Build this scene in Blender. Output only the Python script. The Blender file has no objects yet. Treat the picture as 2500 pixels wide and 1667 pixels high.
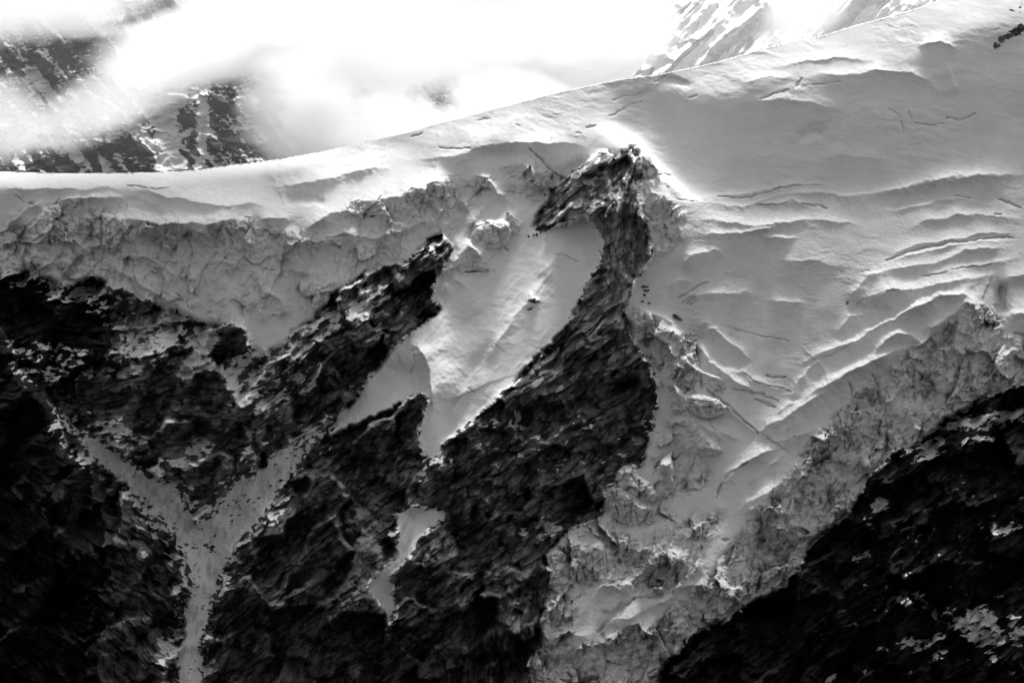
import bpy, bmesh, math, random
import numpy as np
random.seed(7)
RNG = np.random.default_rng(11)
f4 = np.float32
R = math.radians
C = bpy.context.scene.collection
sc = bpy.context.scene

# ------------------------------------------------------------------ camera, world, sun
PITCH = R(6.0)
PX = 0.5                       # metres per photograph pixel at the reference distance
D0 = 6000.0                    # reference distance in metres
FOC = D0 / PX                  # focal length in photograph pixels
cam = bpy.data.cameras.new('camera'); co = bpy.data.objects.new('camera', cam); C.objects.link(co)
cam.sensor_width = 36; cam.lens = 36 * FOC / 2500.0
cam.clip_start = 10; cam.clip_end = 200000
co.rotation_euler = (math.pi/2 + PITCH, 0, 0)
sc.camera = co
SUN_EL, SUN_AZ = R(69), R(22)   # azimuth measured from +Y towards +X
w = bpy.data.worlds.new('World'); sc.world = w; w.use_nodes = True
nt = w.node_tree; bg = nt.nodes['Background']
sky = nt.nodes.new('ShaderNodeTexSky'); sky.sky_type = 'NISHITA'; sky.sun_disc = False
sky.sun_elevation = SUN_EL; sky.sun_rotation = SUN_AZ
sky.altitude = 3500; sky.dust_density = 3.0; sky.air_density = 1.0
bw = nt.nodes.new('ShaderNodeRGBToBW')          # black and white photograph
nt.links.new(sky.outputs[0], bw.inputs[0])
# bright cloud deck low in the sky behind the ridge, thinning upwards
tcw = nt.nodes.new('ShaderNodeTexCoord'); sx = nt.nodes.new('ShaderNodeSeparateXYZ'); nt.links.new(tcw.outputs['Generated'], sx.inputs[0])
el = nt.nodes.new('ShaderNodeMapRange'); el.inputs[1].default_value = .62; el.inputs[2].default_value = .22; nt.links.new(sx.outputs[2], el.inputs[0])
az = nt.nodes.new('ShaderNodeMapRange'); az.inputs[1].default_value = .2; az.inputs[2].default_value = .8; nt.links.new(sx.outputs[1], az.inputs[0])
mm = nt.nodes.new('ShaderNodeMath'); mm.operation = 'MULTIPLY'; nt.links.new(el.outputs[0], mm.inputs[0]); nt.links.new(az.outputs[0], mm.inputs[1])
wn = nt.nodes.new('ShaderNodeTexNoise'); wn.inputs['Scale'].default_value = 9; wn.inputs['Detail'].default_value = 6; nt.links.new(tcw.outputs['Generated'], wn.inputs['Vector'])
wr = nt.nodes.new('ShaderNodeMapRange'); wr.inputs[1].default_value = .3; wr.inputs[2].default_value = .6; wr.inputs[3].default_value = 3.7; wr.inputs[4].default_value = 4.3; nt.links.new(wn.outputs[0], wr.inputs[0])
mw = nt.nodes.new('ShaderNodeMix'); mw.data_type = 'FLOAT'; nt.links.new(mm.outputs[0], mw.inputs[0]); zf = nt.nodes.new('ShaderNodeMapRange'); zf.inputs[1].default_value = 0; zf.inputs[2].default_value = 1; zf.inputs[3].default_value = .42; zf.inputs[4].default_value = 2.5; nt.links.new(sx.outputs[2], zf.inputs[0])   # overcast: brightest overhead, dull towards the horizon
zm = nt.nodes.new('ShaderNodeMath'); zm.operation = 'MULTIPLY'; nt.links.new(bw.outputs[0], zm.inputs[0]); nt.links.new(zf.outputs[0], zm.inputs[1])
nt.links.new(zm.outputs[0], mw.inputs[2]); nt.links.new(wr.outputs[0], mw.inputs[3])
nt.links.new(mw.outputs[0], bg.inputs[0])
bg.inputs[1].default_value = 0.09
sl = bpy.data.lights.new('sun', 'SUN'); so = bpy.data.objects.new('sun', sl); C.objects.link(so)
sl.energy = 5.0; sl.angle = R(13); sl.color = (1, 1, 1)
so.rotation_euler = (math.pi/2 - SUN_EL, 0, math.pi - SUN_AZ)
sc.view_settings.view_transform = 'Standard'; sc.view_settings.look = 'None'
sc.view_settings.exposure = 0.97; sc.view_settings.gamma = 1.0
sc.cycles.max_bounces = 12; sc.cycles.diffuse_bounces = 3; sc.cycles.volume_bounces = 8
sc.cycles.use_denoising = True

def to_world(u, v, z):
    """photograph pixel (u, v) and relief depth z (pixels) -> world metres"""
    D = D0 + PX * z
    x = (u - 1250.0) / FOC * D
    y = (833.5 - v) / FOC * D
    return np.stack([x, D*math.cos(PITCH) - y*math.sin(PITCH), D*math.sin(PITCH) + y*math.cos(PITCH)], -1)

# ------------------------------------------------------------------ noise tools (numpy)
def _h(ix, iy, seed):
    n = (ix.astype(np.int64)*374761393 + iy.astype(np.int64)*668265263 + seed*1442695041) & 0xffffffff
    n = ((n ^ (n >> 13)) * 1274126177) & 0xffffffff
    n = ((n ^ (n >> 15)) * 2246822519) & 0xffffffff
    return ((n ^ (n >> 16)) & 0xffffff).astype(f4) / f4(0xffffff)
def perlin(x, y, seed):
    x0 = np.floor(x); y0 = np.floor(y); fx = (x-x0).astype(f4); fy = (y-y0).astype(f4)
    x0 = x0.astype(np.int32); y0 = y0.astype(np.int32)
    def g(dx, dy):
        a = _h(x0+dx, y0+dy, seed) * f4(6.2831853)
        return np.cos(a)*(fx-dx) + np.sin(a)*(fy-dy)
    sx = fx*fx*fx*(fx*(fx*6-15)+10); sy = fy*fy*fy*(fy*(fy*6-15)+10)
    a = g(0,0); b = g(1,0); c = g(0,1); d = g(1,1)
    return ((a+(b-a)*sx) + ((c+(d-c)*sx) - (a+(b-a)*sx))*sy) * f4(1.5)
def fbm(x, y, scale, octv, seed, gain=.5, ridged=False):
    out = 0; amp = 1.0; s = 1.0/scale
    for k in range(octv):
        n = perlin(x*s+17.3*k, y*s-9.1*k, seed+k*31)
        if ridged: n = 1-2*np.abs(n)
        out = out + amp*n; amp *= gain; s *= 2.03
    return out
def facet(x, y, sx, sy, ang, seed, tilt=.6, crack=None, edges=0):
    """cells, each a tilted plane, like broken slabs of rock or ice; x,y in px"""
    ca, sa = math.cos(ang), math.sin(ang)
    p = (x*ca - y*sa)/sx; q = (x*sa + y*ca)/sy
    p0 = np.floor(p).astype(np.int32); q0 = np.floor(q).astype(np.int32)
    best = np.full(x.shape, 9, f4); second = np.full(x.shape, 9, f4)
    bdx = np.zeros(x.shape, f4); bdy = np.zeros(x.shape, f4); bi = np.zeros(x.shape, np.int32); bj = np.zeros(x.shape, np.int32)
    for i in (-1,0,1):
        for j in (-1,0,1):
            ci = p0+i; cj = q0+j
            dx = (ci + _h(ci, cj, seed) - p).astype(f4); dy = (cj + _h(ci, cj, seed+5) - q).astype(f4)
            d = dx*dx+dy*dy
            m = d < best
            second = np.where(m, best, np.minimum(second, d))
            best = np.where(m, d, best); bdx = np.where(m, dx, bdx); bdy = np.where(m, dy, bdy)
            bi = np.where(m, ci, bi); bj = np.where(m, cj, bj)
    gx = _h(bi, bj, seed+11)-.5; gy = _h(bi, bj, seed+17)-.5; b = _h(bi, bj, seed+23)-.5
    z = (gx*bdx*sx + gy*bdy*sy)*2*tilt + b*min(sx, sy)*tilt
    e = np.sqrt(second)-np.sqrt(best)
    if edges: return z.astype(f4), np.exp(-(e/edges)**2).astype(f4)
    if crack is not None:
        z = z + crack*np.exp(-(e/.09)**2)
    return z.astype(f4)
def box(a, r, axis):
    r = int(r)
    if r < 1: return a
    pad = [(0,0),(0,0)]; pad[axis] = (r+1, r)
    c = np.cumsum(np.pad(a, pad, mode='edge').astype(np.float64), axis=axis)
    n = a.shape[axis]; k = 2*r+1
    if axis == 0: return ((c[k:k+n]-c[:n])/k).astype(f4)
    return ((c[:,k:k+n]-c[:,:n])/k).astype(f4)
def blur(a, r):
    for _ in range(3): a = box(box(a, r, 0), r, 1)
    return a
def smooth(a, b, x):
    t = np.clip((x-a)/(b-a), 0, 1); return t*t*(3-2*t)
def inside(poly, X, Y):
    out = np.zeros(X.shape, bool)
    P = np.asarray(poly, f4)
    x0, y0 = P.min(0); x1, y1 = P.max(0)
    bb = (X >= x0) & (X <= x1) & (Y >= y0) & (Y <= y1)
    ii = np.nonzero(bb); x = X[ii]; y = Y[ii]; r = np.zeros(x.shape, bool)
    n = len(P)
    for k in range(n):
        ax, ay = P[k]; bx, by = P[(k+1) % n]
        if ay == by: continue
        c = ((ay > y) != (by > y)) & (x < (bx-ax)*(y-ay)/(by-ay)+ax)
        r ^= c
    out[ii] = r
    return out

# crop helper: traced points given in the pixels of an enlarged crop
def Z(key, *pts):
    ox, oy, s = {'A':(0,400,3.92),'B':(500,400,3.92),'C':(1000,350,3.92),'D':(1500,650,4.704),'E':(2000,650,4.704),
                 'F':(1500,950,3.92),'G':(1280,1200,3.92),'H':(1550,350,2.476),
                 'a':(0,0,2.351),'b':(750,0,2.351),'c':(1500,0,2.351),'d':(0,500,2.351),'e':(750,500,2.351),'f':(1500,500,2.351),
                 'g':(0,1000,2.351),'h':(750,1000,2.351),'i':(1500,1000,2.351),'o':(0,0,0.9408),'p':(0,0,1)}[key]
    return [(ox+x/s, oy+y/s) for x, y in pts]

# ------------------------------------------------------------------ traced outlines
RIDGE = [(-400,412),(0,419),(72,421),(170,424),(383,421),(470,417),(553,405),(680,389),(808,366),(893,345),(1000,323),(1048,308),(1175,274),
         (1345,230),(1473,202),(1540,190),(1601,184),(1650,174),(1750,152),(1820,132),(1883,113),(1950,98),(2010,87),(2070,68),(2138,49),(2190,35),(2244,19),(2287,3),
         (2330,-22),(2420,-70),(2600,-130),(3000,-200)]
# lower boundary of the left hanging glacier, left to right
LEFT_EDGE = [(-400,670),(0,672),(40,668)] + Z('d',(170,375),(180,415),(250,425),(310,440),(400,480),(430,460),(500,425),(540,415),(580,430),
   (640,480),(720,490),(800,525),(880,560),(905,590),(920,598),(975,600),(1060,635),(1120,655),(1185,690),(1250,690),(1320,680),(1360,690),(1420,735),
   (1430,800),(1450,830),(1530,835),(1600,810),(1640,800),(1660,770),(1730,700),(1800,650),(1890,550),(1900,520),(2000,460),(2100,400),(2200,360),(2351,325))
RIB_TOP = Z('e',(600,310),(630,265),(720,190),(780,145),(860,150))
RIB_LOW = Z('e',(870,165),(835,240),(800,320),(780,390),(740,440),(715,480),(720,560),(765,605),(700,660),(560,760),(450,870),(350,1000),(270,1120),(230,1180),(165,1215))
Y_R_UP = Z('g',(1850,100),(1700,180),(1560,235),(1520,300),(1500,345),(1350,390),(1300,470),(1220,570),(1160,650))
WEDGE_L = Z('g',(1130,650),(1100,580),(1040,500),(1050,430))
Y_L_UP = Z('g',(1000,430),(920,400),(850,350),(780,300),(700,250),(600,180),(520,130),(420,80),(330,-10),(296,-40))
Y_L_LOW = Z('g',(300,10),(350,90),(420,170),(500,260),(600,350),(690,430),(760,490),(830,540),(890,600),(960,690),(1030,800),(1070,930),(1080,1050),(1065,1150),(1045,1250),(1055,1400),(1000,1560),(990,1700))
Y_R_LOW = Z('g',(1170,1700),(1170,1567),(1165,1400),(1160,1310),(1200,1250),(1220,1170),(1260,1070),(1270,950),(1310,900),(1360,770),(1450,700),(1500,650),(1560,570),(1640,450),(1700,330),(1770,230),(1820,190),(1900,130))
APRON_BOT = Z('g',(1900,130),(2100,60),(2235,0)) + Z('e',(500,1150),(600,1100),(650,1078),(690,1090),(705,1130),(670,1180),(650,1260),(640,1380),(660,1430),(700,1462),(640,1530),(700,1500),(735,1450),(765,1440),(770,1380),(880,1300),(980,1200),(1080,1110),(1180,1030),(1280,920),(1400,800),(1500,680),
   (1545,620),(1570,550),(1590,490),(1610,440),(1640,380),(1690,335),(1672,300),(1690,250),(1700,200),(1680,180),(1665,150),(1650,120),(1600,62))
APRON_TOP = Z('b',(1590,1225),(1530,1270),(1440,1300),(1340,1330),(1300,1310)) 
PIN_L = Z('b',(1300,1305),(1320,1240),(1350,1180),(1400,1110),(1400,1090),(1445,1065),(1455,1015),(1500,1010),(1545,975),(1590,950),(1640,900),(1680,880),(1715,868),(1740,862),(1755,878),(1775,885),(1795,892),(1810,890),(1800,870),(1845,862),(1850,848),(1875,846),(1885,862),(1910,872),(1922,890))
PIN_R = Z('b',(1925,900),(1930,960),(1925,1060),(1905,1090),(1895,1130),(1915,1190),(1925,1250),(1950,1330),(1965,1400),(1975,1490))+Z('e',(1960,330),(1945,365),(1900,400),(1895,430),(1880,470),(1870,500),(1850,560),(1820,600),(1845,660),(1850,700),(1870,760),(1900,830),(1950,880),(1980,960),(2000,1060),(2010,1120),(2005,1180),(1990,1250),(1970,1300),(1960,1340),(1950,1420),(1930,1500))
TONGUE_L = [(1558,1149),(1540,1140)] + Z('h',(1840,330),(1785,340),(1790,440),(1705,450),(1705,580),(1620,640),(1540,680),(1500,712),(1450,750),(1380,820),(1385,900),(1390,1000),(1400,1060),(1375,1100),(1350,1150),(1335,1220),(1345,1310),(1370,1380),(1300,1410),(1280,1500),(1290,1600))
TONGUE_R = Z('i',(230,1600),(270,1510),(290,1440),(370,1410),(385,1360),(390,1330),(430,1270),(480,1280),(600,1220),(700,1160),(770,1110),(890,1060),(960,1020),(990,1010),(980,960),(1070,920),(1075,880),(1130,760),(1230,680),(1290,665),(1300,600),(1350,590),(1400,500),(1440,430),(1470,360),(1500,330),(1540,310),(1600,250),(1700,210),(1760,180),(1850,110),(1900,60),(1930,30))+\
   [(2346,1002),(2393,976),(2436,955),(2500,934),(2700,900),(3000,880)]
LOW_GULLY = Z('h',(480,590),(510,595),(530,590),(600,560),(640,558),(680,568),(720,560),(745,580),(800,595),(770,630),(740,660),(680,700),(640,740),(620,780),(590,820),(570,860),(545,890),(520,920),(470,960),(465,985),(490,1030),(490,1100),(510,1140),(500,1180),(490,1220),(440,1220),(450,1180),(430,1130),(410,1090),(390,1060),(370,1040),(350,1010),(375,980),(400,950),(480,880),(520,820),(500,780),(535,710),(515,650),(525,630))
NEAR_RIDGE = [(-400,690),(-100,740),(-10,790)] + Z('d',(20,720),(40,790),(60,850),(90,930),(110,980),(170,1040),(250,1110),(300,1170),(330,1220),(350,1290),(370,1350),(385,1410),(440,1450),(470,1490)) + [(196,1180),(185,1260),(150,1360),(90,1480),(0,1600),(-150,1750),(-400,1900)]

P_ICE_LEFT = [(-400,-500),(-400,670)] + LEFT_EDGE[1:] + RIB_TOP + RIB_LOW[:2] + [(1140,560),(1180,520),(1240,470),(1330,400),(1400,380),(1500,350),(1500,-500)]
P_UP = [(-400,-600),(-400,480),(0,475),(150,470),(330,480),(420,520),(560,545),(740,545),(900,520),(1000,490),(1090,440),(1180,440),(1260,450),(1330,460)] + PIN_L[4:] + PIN_R[:5] + [(1600,455),(1660,480),(1760,487),(1900,462),(2020,470),(2120,486),(2250,440),(2400,428),(2560,420),(3000,400),(3000,-600)]
P_APRON = RIB_LOW + Y_R_UP[:1] + [(800,1066)] + APRON_BOT[1:] + APRON_TOP + [(1310,520),(1330,480),(1345,470),(1330,462),(1290,500),(1240,520),(1180,540),(1130,560)]
P_TONGUE = PIN_R[3:] + TONGUE_L + TONGUE_R + [(3000,400),(2560,420),(2400,428),(2250,440),(2120,486),(2020,470),(1900,462),(1760,487),(1660,480),(1600,455)]
P_Y = Y_L_LOW + Y_R_LOW + [(829,1015),(800,1020)] + Y_R_UP + [(486,1285)] + WEDGE_L + Y_L_UP
P_Y2 = Z('g',(1000,1030),(975,1080),(970,1150),(955,1195),(920,1240),(930,1280),(900,1330),(950,1370),(975,1400),(1000,1440),(1020,1560),(1060,1560),(1060,1400),(1040,1300),(1030,1200),(1040,1110),(1015,1080))
P_PIN = PIN_L + PIN_R + [(1540,1140),(1300,1200),(1030,1150)] + APRON_BOT[14:]   # rock wall right of the apron

# ------------------------------------------------------------------ mean slope of each part: (polygon, du, dv_up, blur px)
SLOPES = [
 (P_ICE_LEFT, 0, .45, 20),
 ([(-400,300),(2000,-400),(2700,-400),(1650,250),(1500,330),(1330,330),(1100,360),(900,400),(600,440),(400,455),(-400,450)], 0, .62, 14),
 ([(-400,300),(500,300),(800,330),(760,400),(400,452),(-400,450)], 0, 2.8, 12),
 ([(430,440),(700,420),(900,380),(1100,330),(1300,330),(1330,380),(1120,410),(1000,460),(800,520),(560,540),(400,500)], 0, 1.0, 14),
 ([(500,500),(700,480),(900,490),(860,530),(640,540),(500,530)], 0, 1.3, 8),
 ([(1100,320),(1250,318),(1400,375),(1330,440),(1200,470),(1060,440),(1000,380)], 0.1, .5, 14),
 ([(-400,545),(300,530),(1000,520),(1120,560),(1000,650),(800,740),(640,850),(480,780),(240,700),(-400,700)], 0, .38, 25),
 ([(100,560),(300,600),(600,610),(760,600),(620,700),(520,740),(300,660),(100,650)], .05, .5, 30),
 ([(1480,250),(1600,260),(1680,420),(1700,480),(1600,460),(1560,380),(1500,320)], .15, 1.0, 14),
 ([(1590,240),(1900,210),(2100,260),(2300,330),(2260,440),(2000,470),(1780,480),(1680,440),(1640,330)], -.1, .32, 22),
 ([(2180,150),(2500,60),(2600,300),(2450,330),(2260,420),(2200,300)], -.1, .36, 30),
 ([(1650,190),(1950,90),(2250,-20),(2500,-90),(2560,20),(2300,90),(2150,160),(1900,200),(1700,250)], 0, .92, 16),
 ([(1640,500),(1900,470),(2300,450),(2600,430),(2600,680),(2200,660),(2050,700),(1980,640),(1650,540)], 0, .84, 14),
 ([(1600,600),(1900,560),(2050,620),(2040,780),(1980,930),(1850,960),(1700,900),(1620,760),(1570,700)], 0, .46, 24),
 ([(1540,840),(1700,870),(1900,1000),(1850,1120),(1680,1200),(1560,1240),(1560,1050)], -.1, .62, 20),
 ([(1600,1230),(1900,1080),(1950,1100),(1800,1330),(1600,1480),(1400,1560),(1330,1560),(1350,1330),(1480,1260)], 0, .85, 16),
 ([(1900,1080),(2050,900),(2200,830),(2350,760),(2400,800),(2500,830),(2700,830),(2700,980),(2300,1050),(2050,1290),(1880,1460),(1700,1560),(1580,1700),(1300,1700),(1300,1600),(1500,1560),(1620,1500),(1740,1380),(1870,1220)], .12, .26, 12),
 ([(1950,950),(2280,690),(2450,640),(2400,760),(2200,840),(2050,930),(1900,1080),(1820,1100)], -.05, .82, 10),
 ([(1470,300),(1540,320),(1610,400),(1670,465),(1720,490),(1640,492),(1590,440),(1560,380),(1500,345)], .6, 3.2, 8),
 (P_APRON, 0, .78, 12),
 ([(1200,600),(1420,560),(1465,640),(1400,790),(1280,900),(1060,1110),(1040,1090),(1150,880)], .12, .86, 14),
 ([(1300,560),(1420,400),(1490,370),(1500,520),(1430,530)], -.15, .5, 10),
 ([(1500,370),(1560,380),(1590,640),(1530,700),(1480,600),(1490,500)], .12, .5, 10),
 ([(1470,640),(1540,700),(1590,950),(1560,1120),(1500,1140),(1380,1220),(1180,1200),(1060,1150),(1200,1000),(1330,880)], .15, .45, 16),
 (P_Y, 0, .75, 12), (LOW_GULLY, 0, .75, 6),
]
# the rest of the ribs of the dark rock
RIBS_ROCK = [
 (Z('h',(820,700),(740,820),(640,1000),(560,1200),(540,1500)), 50, 60, 50), (Z('h',(1000,500),(1080,700),(1000,900),(900,1100),(880,1400)), 44, 60, 50),
 (Z('h',(1240,850),(1150,1000),(1180,1250),(1150,1500)), 40, 50, 60), (Z('g',(420,250),(560,480),(640,760),(700,1000),(740,1300)), 30, 50, 50), (Z('g',(300,500),(420,800),(520,1100),(600,1500)), 30, 60, 60),
 (Z('g',(1900,200),(1700,500),(1500,800),(1400,1100),(1350,1500)), 40, 60, 60), (Z('g',(1750,700),(1640,1000),(1600,1300),(1560,1567)), 30, 50, 50),
 (Z('d',(1100,760),(1060,900),(1000,960)), 20, 24, 24), (Z('d',(680,520),(640,660),(700,800),(680,960)), 24, 34, 30), (Z('d',(380,480),(420,640),(380,800),(420,980)), 24, 40, 40),
 (Z('d',(1660,800),(1760,900),(1900,960),(1950,1080)), 24, 34, 34), (Z('d',(1900,700),(2080,820),(2150,940)), 24, 34, 34),
 (Z('i',(1560,1250),(1760,900),(1700,500)), 30, 60, 60), (Z('i',(1000,1150),(1200,1300),(1300,1560)), 30, 50, 50), (Z('i',(2351,300),(2100,500),(2050,760)), 30, 60, 60),
 (Z('e',(1180,1240),(1300,1300),(1400,1400),(1500,1560)), 30, 40, 40), (Z('e',(1580,900),(1500,1050),(1400,1150)), 24, 30, 30),
]
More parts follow.
